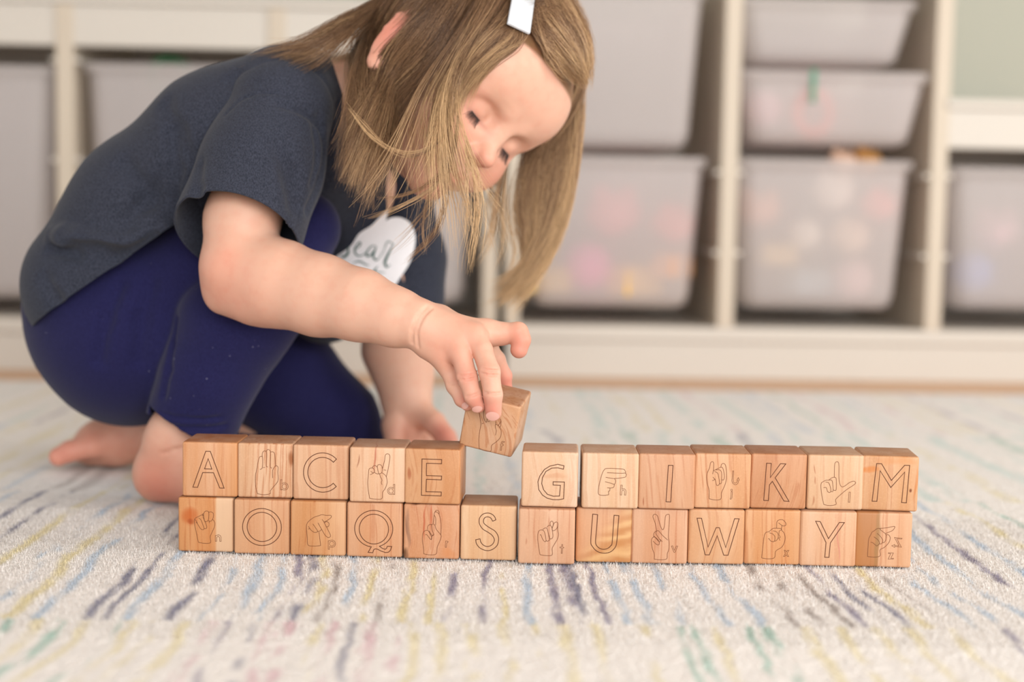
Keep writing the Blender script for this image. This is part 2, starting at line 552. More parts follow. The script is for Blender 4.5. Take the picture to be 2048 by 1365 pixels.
def unit(label, posts, tops, left_px, right_px):
    """posts: px centres with half width; tops: height of the board over each column"""
    e = place(empty('storage_unit'))
    tag(e, label, 'shelving unit', 'white storage frames along the wall')
    s0, s1 = s_of(left_px), s_of(right_px)
    panel('plinth', s0, s1, FLOOR_Z, BOT0 - 0.004, 0.006, 0.024, e)
    panel('bottom_board', s0, s1, BOT0 - 0.004, BOT1, 0.0, DEPTH, e)
    for (c_px, hw, top) in posts:
        s = s_of(c_px)
        panel('upright', s - hw, s + hw, BOT1, top, 0.0, DEPTH, e, TRIMW)
    for (a, c_, top, fasc) in tops:
        panel('top_board', s_of(a), s_of(c_), top - 0.014, top, -0.004, DEPTH, e)
        panel('fascia', s_of(a), s_of(c_), top - fasc, top - 0.014, 0.004, 0.02, e)
    panel('back_panel', s0, s1, BOT1, min(t[2] for t in posts) - .02, DEPTH, DEPTH + 0.006, e)
    return e


T_LEFT = z_of(12); T_RIGHT = SH(1960, 200)[1]; T_TALL = T_LEFT + 0.33; T_MID = T_LEFT + 0.10
HW = 0.0135
uL = unit('low white storage frame on the left, behind the child', [(-290, HW, T_LEFT - .014), (131, HW, T_LEFT - .014), (552, HW, T_LEFT - .014), (982, 0.012, T_LEFT - .014)],
          [(-300, 131, T_LEFT, 0.080), (131, 552, T_LEFT, 0.080), (552, 990, T_LEFT, 0.080)], -300, 993)
uR = unit('stepped white storage frame on the right, behind the letter blocks', [(1028, 0.012, T_TALL), (1458, HW, T_TALL), (1876, HW, T_MID), (2300, HW, T_RIGHT - .014)],
          [(1020, 1468, T_TALL, 0.08), (1468, 1885, T_MID, 0.02), (1885, 2310, T_RIGHT, 0.078)], 1018, 2310)


def rails(e, px, zs, side):
    s = s_of(px)
    for z in zs:
        a, c_ = (s + HW, s + HW + 0.009) if side > 0 else (s - HW - 0.009, s - HW)
        panel('bin_rail', a, c_, z - 0.004, z + 0.004, 0.004, DEPTH - .02, e, WHITE, 0.001)


zr = [z_of(325), z_of(488)]
for px in (1028, 1458, 1876):
    for sd in (1, -1):
        if (px, sd) in ((1028, -1),): continue
        rails(uR, px, [zz - 0.012 for zz in zr], sd)
for px in (131, 552):
    for sd in (1, -1): rails(uL, px, [z_of(128) - .012, z_of(325) - .012, z_of(520)], sd)


def bin_mesh(w, h, d, rim=0.012, th=0.0022, taper=0.865, rc=0.03):
    """open tray: rounded-corner tapering walls with thickness, a base and a turned-out rim"""
    bm = bmesh.new()
    def ring(wx, dy, z, r, n=5):
        out = []
        for cx, cy, a0 in ((wx / 2 - r, r, -90), (wx / 2 - r, dy - r, 0), (-wx / 2 + r, dy - r, 90), (-wx / 2 + r, r, 180)):
            for i in range(n + 1):
                a = R(a0 + 90 * i / n); out.append(bm.verts.new((cx + r * math.cos(a), cy + r * math.sin(a), z)))
        return out
    spec = [(w * taper - 2 * rc * .55, d * .93 - rc, 0.0, rc * .6), (w * taper - rc * .3, d * .93 - rc * .3, rc * .22, rc * .85), (w * taper, d * .93, rc * .8, rc),
            (w * .955, d * .97, h - 0.024, rc), (w * .955, d * .97, h - 0.016, rc), (w, d, h - 0.012, rc * .8), (w, d, h, rc * .8)]
    inner = [(w - 2 * rim, d - 2 * rim, h, rc * .7), (w - 2 * rim, d - 2 * rim, h - .01, rc * .7), (w * taper - 2 * th, d * .93 - 2 * th, rc * .8, rc), (w * taper - 2 * rc * .55, d * .93 - rc, th, rc * .6)]
    rings = []
    for (a, dd_, z, r) in spec + inner:
        r_ = ring(a, dd_, z, r)
        for v in r_: v.co.y += (d - dd_) / 2
        rings.append(r_)
    for r0, r1 in zip(rings[:-1], rings[1:]):
        for i in range(len(r0)):
            bm.faces.new((r0[i], r0[(i + 1) % len(r0)], r1[(i + 1) % len(r0)], r1[i]))
    bm.faces.new(rings[0][::-1]); bm.faces.new(rings[-1])
    return bm


def storage_bin(px0, px1, py_top, py_bot, label, inset=0.004):
    (s0, z1), (s1, _) = SH(px0, py_top), SH(px1, py_top)
    z0 = SH((px0 + px1) / 2, py_bot)[1]
    w, h = s1 - s0, z1 - z0
    o = bm_obj('storage_bin', bin_mesh(w, h, 0.40), FROST, None, True)
    base_ = sh_a + sh_dir * (s0 + s1) / 2 + sh_nrm * inset
    o.location = (base_[0], base_[1], z0); o.rotation_euler = (0, 0, sh_ang)
    tag(o, label, 'storage bin', 'frosted plastic bins in the storage frames')
    return (s0 + s1) / 2, z0, w, h


binsx = {}
binsx['L0'] = storage_bin(-268, 108, 124, 596, 'deep frosted bin at the far left edge, left of the slim upright')
binsx['L1'] = storage_bin(160, 530, 124, 596, 'deep frosted bin behind the child\'s back with green things peeking over its rim')
binsx['L2'] = storage_bin(585, 960, 124, 606, 'deep frosted bin seen between the child\'s chest and hanging hair')
binsx['R0t'] = storage_bin(1046, 1420, -36, 292, 'upper deep frosted bin right of the child\'s forehead')
binsx['R0b'] = storage_bin(1046, 1420, 309, 616, 'lower deep frosted bin with pink and yellow toys, right of the hanging hair')
binsx['R1a'] = storage_bin(1476, 1842, -8, 124, 'shallow frosted tray topmost in the middle column')
binsx['R1b'] = storage_bin(1478, 1860, 140, 288, 'shallow frosted tray with a coral toy, second in the middle column', -0.012)
binsx['R1c'] = storage_bin(1474, 1836, 316, 620, 'deep frosted bin full of pale toys under the two shallow trays')
binsx['R2'] = storage_bin(1902, 2272, 334, 622, 'deep frosted bin under the low shelf at the right edge')


def toy(kind, key, u, v, r, col, label, yy=0.032):
    sx, z0, w, h = binsx[key]
    ps = sh_a + sh_dir * (sx + (u - .5) * w * .86) + sh_nrm * (yy + r * 0.7)
    z = z0 + v * h
    mt = plain('toy_' + '_'.join(str(int(c)) for c in col), srgb(*col), 0.5)
    if kind == 'ball':
        bm = bmesh.new(); bmesh.ops.create_uvsphere(bm, u_segments=24, v_segments=14, radius=r)
        for vv in bm.verts:                                    # a moulded seam round the ball
            if abs(vv.co.z) < r * .08: vv.co *= 0.97
        nm, cat = 'toy_ball', 'ball'
    elif kind == 'brick':
        bm = rbox(-r, r, -r * .6, r * .6, -r * .55, r * .45, r * .08)
        for a in (-.5, .5):
            for c_ in (-.3, .3):
                q = bmesh.ops.create_cone(bm, cap_ends=True, segments=12, radius1=r * .2, radius2=r * .19, depth=r * .2)
                bmesh.ops.translate(bm, verts=q['verts'], vec=(a * r, c_ * r, r * .55))
        nm, cat = 'toy_brick', 'toy'
    elif kind == 'ring':
        bm = bmesh.new(); N, Mq = 24, 10; g = [[bm.verts.new((math.cos(a) * (r + r * .28 * math.cos(q)), r * .28 * math.sin(q), math.sin(a) * (r + r * .28 * math.cos(q))))
                 for q in [2 * math.pi * j / Mq for j in range(Mq)]] for a in [2 * math.pi * i / N for i in range(N)]]
        for i in range(N):
            for j in range(Mq):
                bm.faces.new((g[i][j], g[(i + 1) % N][j], g[(i + 1) % N][(j + 1) % Mq], g[i][(j + 1) % Mq]))
        nm, cat = 'toy_ring', 'toy'
    else:                                                      # soft rounded plush lump with ears
        bm = bmesh.new(); bmesh.ops.create_icosphere(bm, subdivisions=3, radius=r)
        for vv in bm.verts: vv.co.z *= .8; vv.co *= 1 + .12 * math.sin(vv.co.x * 90) * math.cos(vv.co.y * 70 + vv.co.z * 60)
        for sg in (-1, 1):
            q = bmesh.ops.create_icosphere(bm, subdivisions=2, radius=r * .33); bmesh.ops.translate(bm, verts=q['verts'], vec=(sg * r * .6, 0, r * .72))
        nm, cat = 'plush_toy', 'toy'
    o = bm_obj(nm, bm, mt, None, kind != 'brick')
    o.location = (ps[0], ps[1], z); o.rotation_euler = (0, 0, sh_ang + u)
    tag(o, label, cat)


toy('ball', 'R0b', .36, .26, .040, (250, 120, 190), 'bright pink ball low in the lower bin right of the hair')
toy('plush', 'R0b', .52, .62, .046, (240, 130, 140), 'rose plush toy high in the lower bin right of the hair', .04)
toy('brick', 'R0b', .10, .17, .036, (245, 205, 90), 'yellow toy brick at the left bottom of the lower bin')
toy('brick', 'R0b', .66, .17, .042, (248, 200, 80), 'yellow toy brick right of the pink ball')
toy('brick', 'R0b', .90, .28, .034, (245, 170, 80), 'orange toy brick at the right wall of the lower bin')
toy('plush', 'R0b', .90, .55, .036, (235, 110, 105), 'red plush toy at the right wall of the lower bin', .035)
toy('ring', 'R1b', .42, .46, .033, (255, 90, 60), 'coral toy ring in the second shallow tray', .022)
toy('ball', 'R1b', .12, .5, .030, (250, 200, 215), 'pale pink ball at the left of the second shallow tray')
toy('plush', 'R1c', .12, .66, .034, (235, 170, 140), 'peach plush toy at the upper left of the full bin')
toy('plush', 'R1c', .60, .78, .036, (240, 232, 220), 'ivory plush toy high in the full bin')
toy('ball', 'R1c', .42, .50, .026, (245, 240, 225), 'white ball in the middle of the full bin')
toy('plush', 'R1c', .72, .48, .034, (240, 215, 190), 'cream plush toy at the middle right of the full bin')
toy('brick', 'R1c', .24, .36, .030, (235, 205, 140), 'buff toy brick at the lower left of the full bin')
toy('brick', 'R1c', .45, .18, .036, (170, 195, 205), 'blue grey toy brick at the bottom of the full bin')
toy('plush', 'R1c', .90, .70, .030, (240, 130, 120), 'salmon plush toy at the right wall of the full bin')
toy('ball', 'R1c', .75, .20, .034, (235, 205, 205), 'dusty pink ball at the bottom right of the full bin')
toy('ball', 'R2', .16, .26, .034, (120, 160, 235), 'blue ball low in the bin at the right edge')
toy('plush', 'R2', .30, .56, .040, (215, 180, 190), 'mauve plush toy in the bin at the right edge')
toy('ring', 'L1', .42, .965, .030, (36, 96, 52), 'green toy ring peeking over the rim behind the child\'s back', .06)
toy('plush', 'R1c', .82, 1.0, .026, (190, 140, 80), 'brown plush toy lying on top of the full bin', .05)
toy('plush', 'R1c', .66, .99, .024, (225, 190, 165), 'beige plush toy lying beside the brown one on the full bin', .05)
# green pull tag clipped over the second tray's rim
sx, z0, w, h = binsx['R1b']
pt = sh_a + sh_dir * (sx - .04 * w * 3) + sh_nrm * (-0.014)
tg = bm_obj('ribbon_tag', rbox(-.004, .004, -.0012, .0012, -.05, .003, .0008, 1), plain('green_ribbon', srgb(70, 150, 120), .6))
tg.location = (pt[0], pt[1], z0 + h); tg.rotation_euler = (0, 0, sh_ang)
tag(tg, 'small green ribbon hanging over the rim of the second shallow tray', 'ribbon')

# ================================================================== THE LETTER BLOCKS
BW = 0.0402


def wood(name, base, dark, seed, tilt=0.0, streak=0.5, arches=0.0, feats=()):
    m, nt, b = mat_new(name)
    tc = nd(nt, 'ShaderNodeTexCoord')
    mp = nd(nt, 'ShaderNodeMapping'); mp.inputs['Location'].default_value = (seed * .137, seed * .211, seed * 0.077)
    mp.inputs['Rotation'].default_value = (0, tilt, 0)
    nt.links.new(tc.outputs['Object'], mp.inputs[0])
    # slow warp so that the growth lines wander
    wn = nd(nt, 'ShaderNodeTexNoise'); wn.inputs['Scale'].default_value = 28; wn.inputs['Detail'].default_value = 2
    nt.links.new(mp.outputs[0], wn.inputs['Vector'])
    sep = nd(nt, 'ShaderNodeSeparateXYZ'); nt.links.new(mp.outputs[0], sep.inputs[0])
    wz = math_n(nt, 'MULTIPLY', math_n(nt, 'SUBTRACT', wn.outputs['Fac'], 0.5), 0.0028 + 0.008 * arches)
    xx = math_n(nt, 'ADD', sep.outputs['X'], wz)
    yy = math_n(nt, 'ADD', sep.outputs['Y'], wz)
    if arches:
        so0 = nd(nt, 'ShaderNodeSeparateXYZ'); nt.links.new(tc.outputs['Object'], so0.inputs[0])
        zz = math_n(nt, 'MULTIPLY', math_n(nt, 'MULTIPLY', so0.outputs['Z'], so0.outputs['Z']), 16 * arches)
        xx = math_n(nt, 'ADD', xx, zz)
    cmb = nd(nt, 'ShaderNodeCombineXYZ')
    nt.links.new(xx, cmb.inputs[0]); nt.links.new(yy, cmb.inputs[1]); nt.links.new(math_n(nt, 'MULTIPLY', sep.outputs['Z'], 0.022), cmb.inputs[2])
    # broad bands, growth lines, fine fibre
    n1 = nd(nt, 'ShaderNodeTexNoise'); n1.inputs['Scale'].default_value = 75; n1.inputs['Detail'].default_value = 2; nt.links.new(cmb.outputs[0], n1.inputs['Vector'])
    n2 = nd(nt, 'ShaderNodeTexNoise'); n2.inputs['Scale'].default_value = 460; n2.inputs['Detail'].default_value = 1; nt.links.new(cmb.outputs[0], n2.inputs['Vector'])
    n3 = nd(nt, 'ShaderNodeTexNoise'); n3.inputs['Scale'].default_value = 1700; n3.inputs['Detail'].default_value = 2; nt.links.new(cmb.outputs[0], n3.inputs['Vector'])
    col = mix(nt, ramp(nt, n1.outputs['Fac'], 0.30, 0.72), base, dark)
    line = ramp(nt, n2.outputs['Fac'], 0.555, 0.645)
    col = mix(nt, math_n(nt, 'MULTIPLY', line, streak), col, tuple(c * k for c, k in zip(dark[:3], (0.80, 0.60, 0.50))) + (1,))
    col = mix(nt, math_n(nt, 'MULTIPLY', math_n(nt, 'ABSOLUTE', math_n(nt, 'SUBTRACT', n3.outputs['Fac'], 0.5)), 0.9), col, tuple(c * 0.74 for c in dark[:3]) + (1,))
    fl_ = nd(nt, 'ShaderNodeTexNoise'); fl_.inputs['Scale'].default_value = 900; fl_.inputs['Detail'].default_value = 0
    nt.links.new(mp.outputs[0], fl_.inputs['Vector'])
    col = mix(nt, math_n(nt, 'MULTIPLY', ramp(nt, fl_.outputs['Fac'], 0.5, 0.8), 0.10), col, tuple(min(1, c * 1.25) for c in base[:3]) + (1,))
    so = nd(nt, 'ShaderNodeSeparateXYZ'); nt.links.new(tc.outputs['Object'], so.inputs[0])
    X, Z = so.outputs['X'], so.outputs['Z']
    for ft in feats:
        if ft[0] == 'side':            # sapwood / heartwood: one side of another colour; ft = (side, x0, soft, colour, sign)
            _, x0, soft, c_, sg = ft
            e = math_n(nt, 'ADD', math_n(nt, 'MULTIPLY', X, sg), math_n(nt, 'MULTIPLY', n1.outputs['Fac'], 0.002))
            f = ramp(nt, e, sg * x0 if sg > 0 else -x0, (sg * x0 if sg > 0 else -x0) + soft)
            col = mix(nt, math_n(nt, 'MULTIPLY', f, 0.8), col, c_)
        elif ft[0] == 'spot':          # knot or mineral mark: (spot, x, z, rx, rz, colour, strength)
            _, x0, z0, rx, rz, c_, st = ft
            wx = math_n(nt, 'MULTIPLY', math_n(nt, 'SUBTRACT', wn.outputs['Fac'], .5), 0.014)
            a = math_n(nt, 'DIVIDE', math_n(nt, 'ADD', math_n(nt, 'SUBTRACT', X, x0), wx), rx)
            c2 = math_n(nt, 'DIVIDE', math_n(nt, 'ADD', math_n(nt, 'SUBTRACT', Z, z0), wx), rz)
            r2 = math_n(nt, 'ADD', math_n(nt, 'MULTIPLY', a, a), math_n(nt, 'MULTIPLY', c2, c2))
            f = math_n(nt, 'MULTIPLY', ramp(nt, r2, 1.0, 0.0), st)
            f = math_n(nt, 'MULTIPLY', f, math_n(nt, 'ADD', 0.55, math_n(nt, 'MULTIPLY', n2.outputs['Fac'], 0.8)), clamp=True)
            col = mix(nt, f, col, c_)
        elif ft[0] == 'flame':         # chatoyant bands across the grain
            w2 = nd(nt, 'ShaderNodeTexWave'); w2.wave_type = 'BANDS'; w2.bands_direction = 'Z'
            w2.inputs['Scale'].default_value = 34; w2.inputs['Distortion'].default_value = 7.0; w2.inputs['Detail'].default_value = 4; w2.inputs['Detail Scale'].default_value = 1.6
            mq = nd(nt, 'ShaderNodeMapping'); mq.inputs['Rotation'].default_value = (0, R(32), 0); mq.inputs['Scale'].default_value = (0.45, 1, 1)
            nt.links.new(tc.outputs['Object'], mq.inputs[0]); nt.links.new(mq.outputs[0], w2.inputs['Vector'])
            msk = ramp(nt, math_n(nt, 'SUBTRACT', X, math_n(nt, 'MULTIPLY', Z, 0.9)), -0.012, 0.012)
            col = mix(nt, math_n(nt, 'MULTIPLY', msk, 0.75), col, mix(nt, w2.outputs['Fac'], ft[1], ft[2]))
    # oiled edges take up a little more colour
    ax_, ay_, az_ = (math_n(nt, 'ABSOLUTE', v) for v in (X, so.outputs['Y'], Z))
    mx_ = math_n(nt, 'MAXIMUM', math_n(nt, 'MAXIMUM', ax_, ay_), az_); mn_ = math_n(nt, 'MINIMUM', math_n(nt, 'MINIMUM', ax_, ay_), az_)
    ex = math_n(nt, 'SUBTRACT', math_n(nt, 'SUBTRACT', math_n(nt, 'ADD', math_n(nt, 'ADD', ax_, ay_), az_), mx_), mn_)
    eg = ramp(nt, ex, BW * 0.50 * 0.94, BW * 0.5 * 0.999)
    col = mix(nt, math_n(nt, 'MULTIPLY', eg, 0.35), col, mix(nt, 1.0, col, (0.80, 0.66, 0.55, 1), 'MULTIPLY'))
    # top and bottom faces are tinted darker than the four sides
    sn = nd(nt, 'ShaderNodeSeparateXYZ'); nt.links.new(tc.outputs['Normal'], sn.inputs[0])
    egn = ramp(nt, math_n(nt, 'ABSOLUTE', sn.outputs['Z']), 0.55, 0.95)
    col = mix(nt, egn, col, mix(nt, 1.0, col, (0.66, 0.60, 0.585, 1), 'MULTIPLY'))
    nt.links.new(col, b.inputs['Base Color'])
    b.inputs['Roughness'].default_value = 0.46
    b.inputs['Specular IOR Level'].default_value = 0.35
    bp = nd(nt, 'ShaderNodeBump'); bp.inputs['Strength'].default_value = 0.12; bp.inputs['Distance'].default_value = 0.0003
    nt.links.new(n2.outputs['Fac'], bp.inputs['Height']); nt.links.new(bp.outputs[0], b.inputs['Normal'])
    return m


BURN = plain('burnt_line', srgb(84, 40, 14), 0.8)
BURN2 = plain('burnt_fine_line', srgb(112, 64, 34), 0.8)
cube_bm = rbox(-BW / 2, BW / 2, -BW / 2, BW / 2, -BW / 2, BW / 2, 0.0019, 4)
cube_me = bpy.data.meshes.new('toy_block'); cube_bm.to_mesh(cube_me); cube_bm.free()
cube_me.polygons.foreach_set('use_smooth', [True] * len(cube_me.polygons))
for p_ in cube_me.polygons:
    if p_.area > (BW * 0.8) ** 2: p_.use_smooth = True


def catmull(pts, n=6, closed=False):
    p = np.array(pts, float); N = len(p)
    if N < 3: return p
    out = []
    rngi = range(N if closed else N - 1)
    for i in rngi:
        if closed:
            a, b_, c, d = p[(i - 1) % N], p[i], p[(i + 1) % N], p[(i + 2) % N]
        else:
            a = p[i - 1] if i > 0 else 2 * p[0] - p[1]
            b_, c = p[i], p[i + 1]
            d = p[i + 2] if i + 2 < N else 2 * p[-1] - p[-2]
        for j in range(n):
            t = j / n
            out.append(0.5 * ((2 * b_) + (-a + c) * t + (2 * a - 5 * b_ + 4 * c - d) * t * t + (-a + 3 * b_ - 3 * c + d) * t ** 3))
    if not closed: out.append(p[-1])
    return np.array(out)


def ribbon(lines, hw):
    """flat burnt lines in the XZ plane: list of (points Nx2, closed)"""
    V, Fc = [], []
    for pts, closed in lines:
        p = np.asarray(pts, float)
        keep = [0] + [i for i in range(1, len(p)) if np.hypot(*(p[i] - p[i - 1])) > 1e-6]
        p = p[keep]
        if closed and np.hypot(*(p[0] - p[-1])) < 1e-6: p = p[:-1]
        N = len(p)
        if N < 2: continue
        off = len(V)
        for i in range(N):
            a = p[i - 1] if (i > 0 or closed) else p[i]
            c = p[(i + 1) % N] if (i < N - 1 or closed) else p[i]
            d1 = p[i] - a; d2 = c - p[i]
            l1 = np.hypot(*d1); l2 = np.hypot(*d2)
            if l1 < 1e-9: d1, l1 = d2, l2
            if l2 < 1e-9: d2, l2 = d1, l1
            d1 = d1 / l1; d2 = d2 / l2
            n_ = np.array([-(d1 + d2)[1], (d1 + d2)[0]]); ln_ = np.hypot(*n_)
            n_ = np.array([-d1[1], d1[0]]) if ln_ < 1e-3 else n_ / ln_
            s_ = hw / max(0.45, abs(n_ @ np.array([-d1[1], d1[0]])))
            V.append(p[i] + n_ * s_); V.append(p[i] - n_ * s_)
        for i in range(N if closed else N - 1):
            j = (i + 1) % N
            Fc.append((off + 2 * i, off + 2 * i + 1, off + 2 * j + 1, off + 2 * j))
    return np.array(V), Fc


def arc(cx, cy, rx, a0, a1, ry=None, n=40):
    ry = ry or rx
    return [(cx + rx * math.cos(R(a0 + (a1 - a0) * i / n)), cy - ry * math.sin(R(a0 + (a1 - a0) * i / n))) for i in range(n + 1)]


# traced engravings. Each entry: face corners (top-left, top-right, bottom-right, bottom-left) in tracing units,
# 'big' closed outlines of the capitals; 'hand' smooth open strokes; 'small' closed outlines of the small letter
def box(L, T, R_, B): return [(L, T), (R_, T), (R_, B), (L, B)]


def bowl(stem, cx, cy, ro=62, ri=42, side=1):
    return [stem, ('o', arc(cx, cy, ro, 0, 360, n=28)), ('o', arc(cx, cy, ri, 0, 360, n=24))]


G = {}
G['A'] = dict(q=box(80, 112, 990, 1045), big=[[(470, 270), (545, 270), (772, 890), (700, 890), (598, 632), (420, 632), (335, 885), (258, 883)], [(510, 395), (570, 570), (450, 568)]])
G['b'] = dict(q=box(52, 165, 985, 1085), hand=[
    [(390, 1015), (370, 950), (355, 850), (355, 720), (368, 640), (385, 570), (400, 470), (425, 400), (455, 385), (472, 400), (476, 480), (468, 580), (430, 608)],
    [(470, 400), (468, 350), (485, 305), (520, 295), (540, 320), (545, 400), (535, 540), (562, 562)],
    [(535, 300), (560, 270), (590, 280), (608, 310), (610, 400), (606, 560), (635, 578)],
    [(608, 310), (650, 308), (675, 340), (685, 420), (695, 545)], [(482, 575), (515, 568)],
    [(645, 745), (642, 660), (650, 600), (680, 555), (710, 540), (735, 565), (732, 650), (738, 750), (725, 810), (670, 880), (625, 935), (603, 970), (600, 1010), (500, 1028), (390, 1015)]],
    small=[[(778, 770), (802, 770), (802, 838)] + arc(845, 882, 62, 134, -134, n=24) + [(802, 942), (780, 942)], arc(845, 882, 40, 0, 360, n=20)[:-1]])
G['C'] = dict(q=box(1005, 205, 1950, 1115), big=[arc(1510, 663, 325, 44, 316) + arc(1510, 663, 252, 316, 44, ry=250)])
G['d'] = dict(q=box(72, 215, 1048, 1165), hand=[
    [(425, 1095), (400, 950), (390, 820), (398, 720), (410, 600), (440, 575), (480, 578), (505, 605), (508, 640), (480, 655), (440, 630)], [(490, 660), (432, 690)],
    [(470, 572), (480, 545), (515, 530), (550, 555), (565, 610), (578, 668), (540, 668), (508, 650)],
    [(553, 560), (565, 520), (600, 512), (632, 535), (640, 590), (632, 650), (600, 668), (578, 668)],
    [(645, 578), (680, 440), (692, 350), (730, 325), (768, 350), (768, 430), (740, 600), (712, 718)], [(665, 600), (708, 608)],
    [(632, 650), (680, 680), (712, 720), (728, 790), (722, 850), (690, 930), (650, 990), (638, 1095), (530, 1107), (425, 1095)],
    [(595, 670), (610, 720), (638, 775), (628, 820), (640, 858)]],
    small=[arc(797, 960, 62, 46, 314, n=24) + [(840, 1020), (862, 1020), (862, 845), (838, 845)], arc(797, 960, 40, 0, 360, n=20)[:-1]])
G['E'] = dict(q=[(1060, 225), (2025, 245), (2005, 1208), (1060, 1165)], big=[[(1358, 410), (1697, 420), (1693, 492), (1437, 483), (1435, 693), (1695, 703), (1692, 768), (1435, 757), (1430, 970), (1690, 978), (1686, 1045), (1352, 1030)]])
G['f'] = dict(q=[(250, 228), (1066, 425), (918, 1192), (112, 992)], hand=[
    [(430, 1045), (425, 900), (437, 790), (455, 690), (455, 660), (432, 530), (420, 430), (440, 330), (475, 330), (500, 420), (495, 520), (500, 590), (525, 640), (545, 640), (560, 520), (570, 330), (600, 300), (640, 330), (640, 500), (620, 620)],
    [(470, 672), (500, 660)], [(560, 640), (590, 638)],
    [(430, 1045), (500, 1075), (605, 1088), (620, 1000), (690, 945), (750, 880), (765, 800), (750, 740), (715, 695), (680, 685), (675, 720), (690, 780), (678, 845)],
    [(680, 640), (682, 685)], [(752, 605), (762, 640), (755, 700), (745, 730)], [(722, 700), (755, 640)]],
    small=[[(750, 1073), (768, 1075), (775, 1005), (800, 1000), (800, 985), (778, 980), (785, 955), (812, 955), (815, 940), (785, 935), (768, 950), (762, 980), (752, 990), (760, 1005)]])
G['G'] = dict(q=box(110, 155, 692, 718), big=[[(545, 293), (480, 280), (400, 300), (345, 335), (300, 400), (280, 460), (290, 540), (330, 595), (380, 625), (440, 638), (500, 637), (548, 627), (553, 457), (437, 457), (437, 490), (513, 492), (505, 600), (440, 603), (380, 585), (340, 540), (320, 480), (325, 420), (360, 355), (420, 320), (480, 315), (540, 328)]])
G['h'] = dict(q=box(110, 230, 1105, 1190), hand=[
    [(585, 948), (500, 962), (405, 940), (405, 820), (430, 700), (460, 590), (490, 530), (530, 500), (680, 497), (830, 505), (860, 530), (862, 570), (700, 575), (545, 570)],
    [(860, 570), (885, 590), (880, 625), (850, 645), (680, 668), (525, 650)], [(680, 670), (700, 710), (680, 765), (600, 745), (515, 725)],
    [(680, 765), (670, 815), (630, 832), (590, 832), (555, 830)], [(605, 832), (600, 880), (580, 890), (585, 948)]],
    small=[[(787, 950), (795, 778), (820, 780), (815, 850), (835, 838), (860, 842), (880, 860), (888, 890), (884, 950), (862, 950), (862, 890), (845, 862), (825, 868), (815, 885), (810, 950)]])
G['I'] = dict(q=box(1098, 240, 2035, 1192), big=[[(1585, 438), (1662, 438), (1640, 1063), (1562, 1060)]])
G['j'] = dict(q=box(80, 160, 1048, 1090), hand=[
    [(340, 925), (335, 780), (300, 670), (285, 560), (300, 480), (330, 410), (345, 330), (370, 303), (400, 325), (400, 440), (388, 510)],
    [(400, 455), (520, 395), (560, 410), (585, 500), (590, 570), (575, 605), (550, 600)], [(440, 440), (500, 435), (540, 480), (545, 600), (545, 650), (530, 670), (510, 665)],
    [(420, 465), (470, 490), (490, 540), (510, 660), (490, 695), (460, 690), (435, 600), (415, 590)],
    [(525, 390), (535, 345), (570, 328), (605, 360), (625, 470), (625, 600), (600, 700), (550, 820), (540, 925), (440, 943), (340, 925)],
    [(395, 560), (425, 600), (385, 620)]],
    small=[[(730, 450), (748, 450), (744, 600), (750, 640), (775, 655), (808, 640), (820, 605), (808, 603), (830, 560), (852, 600), (838, 605), (828, 655), (800, 678), (770, 680), (735, 655), (722, 620)],
           arc(722, 772, 15, 0, 360, n=12)[:-1], [(715, 800), (738, 800), (733, 900), (718, 925), (702, 925), (702, 912), (714, 895)]])
G['K'] = dict(q=box(1050, 168, 1998, 1095), big=[[(1310, 330), (1390, 332), (1380, 570), (1545, 333), (1635, 335), (1463, 570), (1710, 962), (1625, 958), (1418, 632), (1372, 690), (1360, 955), (1283, 955)]])
G['l'] = dict(q=box(115, 180, 1065, 1110), hand=[
    [(405, 1020), (370, 880), (345, 730), (350, 660), (375, 638), (430, 610), (475, 605), (520, 570), (570, 558), (600, 590), (605, 760), (580, 778), (555, 770)],
    [(565, 558), (565, 340), (600, 298), (635, 335), (645, 560), (665, 670), (700, 715), (750, 700), (830, 640), (900, 618), (930, 645), (900, 680), (760, 780), (620, 910), (603, 950), (610, 1015), (500, 1035), (405, 1020)],
    [(480, 605), (525, 610), (545, 680), (553, 790), (520, 800)], [(420, 640), (475, 655), (510, 740), (515, 800), (490, 815), (460, 795), (435, 735), (390, 735)]],
    small=[[(825, 803), (850, 803), (843, 975), (820, 973)]])
G['M'] = dict(q=[(1080, 200), (2050, 240), (1998, 1152), (1078, 1118)], big=[[(1325, 345), (1408, 348), (1575, 625), (1795, 378), (1880, 380), (1822, 998), (1745, 992), (1797, 490), (1567, 742), (1385, 462), (1343, 970), (1265, 968)]])
G['n'] = dict(q=box(82, 42, 1012, 978), hand=[
    [(430, 815), (415, 770), (390, 640), (365, 520), (360, 430), (385, 395), (440, 365), (480, 345), (520, 345)],
    [(365, 430), (385, 440), (430, 530), (470, 585), (510, 595), (520, 570), (505, 520), (470, 430), (430, 395)],
    [(520, 575), (560, 572), (565, 530), (530, 440), (500, 370)], [(520, 365), (497, 350), (500, 325), (520, 320)],
    [(525, 430), (515, 340), (530, 290), (565, 275), (600, 295), (600, 400), (585, 440), (550, 458), (525, 435)],
    [(600, 295), (640, 287), (675, 310), (680, 360), (660, 420), (635, 447), (590, 440)], [(610, 447), (608, 480)],
    [(660, 415), (690, 440), (705, 490), (690, 560), (650, 650), (625, 720), (630, 815), (530, 830), (430, 815)], [(387, 470), (410, 490)]],
    small=[[(712, 790), (712, 690), (735, 690), (765, 675), (795, 690), (808, 720), (808, 790), (787, 790), (785, 730), (760, 700), (735, 725), (733, 790)]])
G['O'] = dict(q=box(1030, 80, 1968, 1018), big=[arc(1505, 552, 328, 0, 360, ry=317)[:-1], arc(1505, 550, 250, 0, 360)[:-1]])
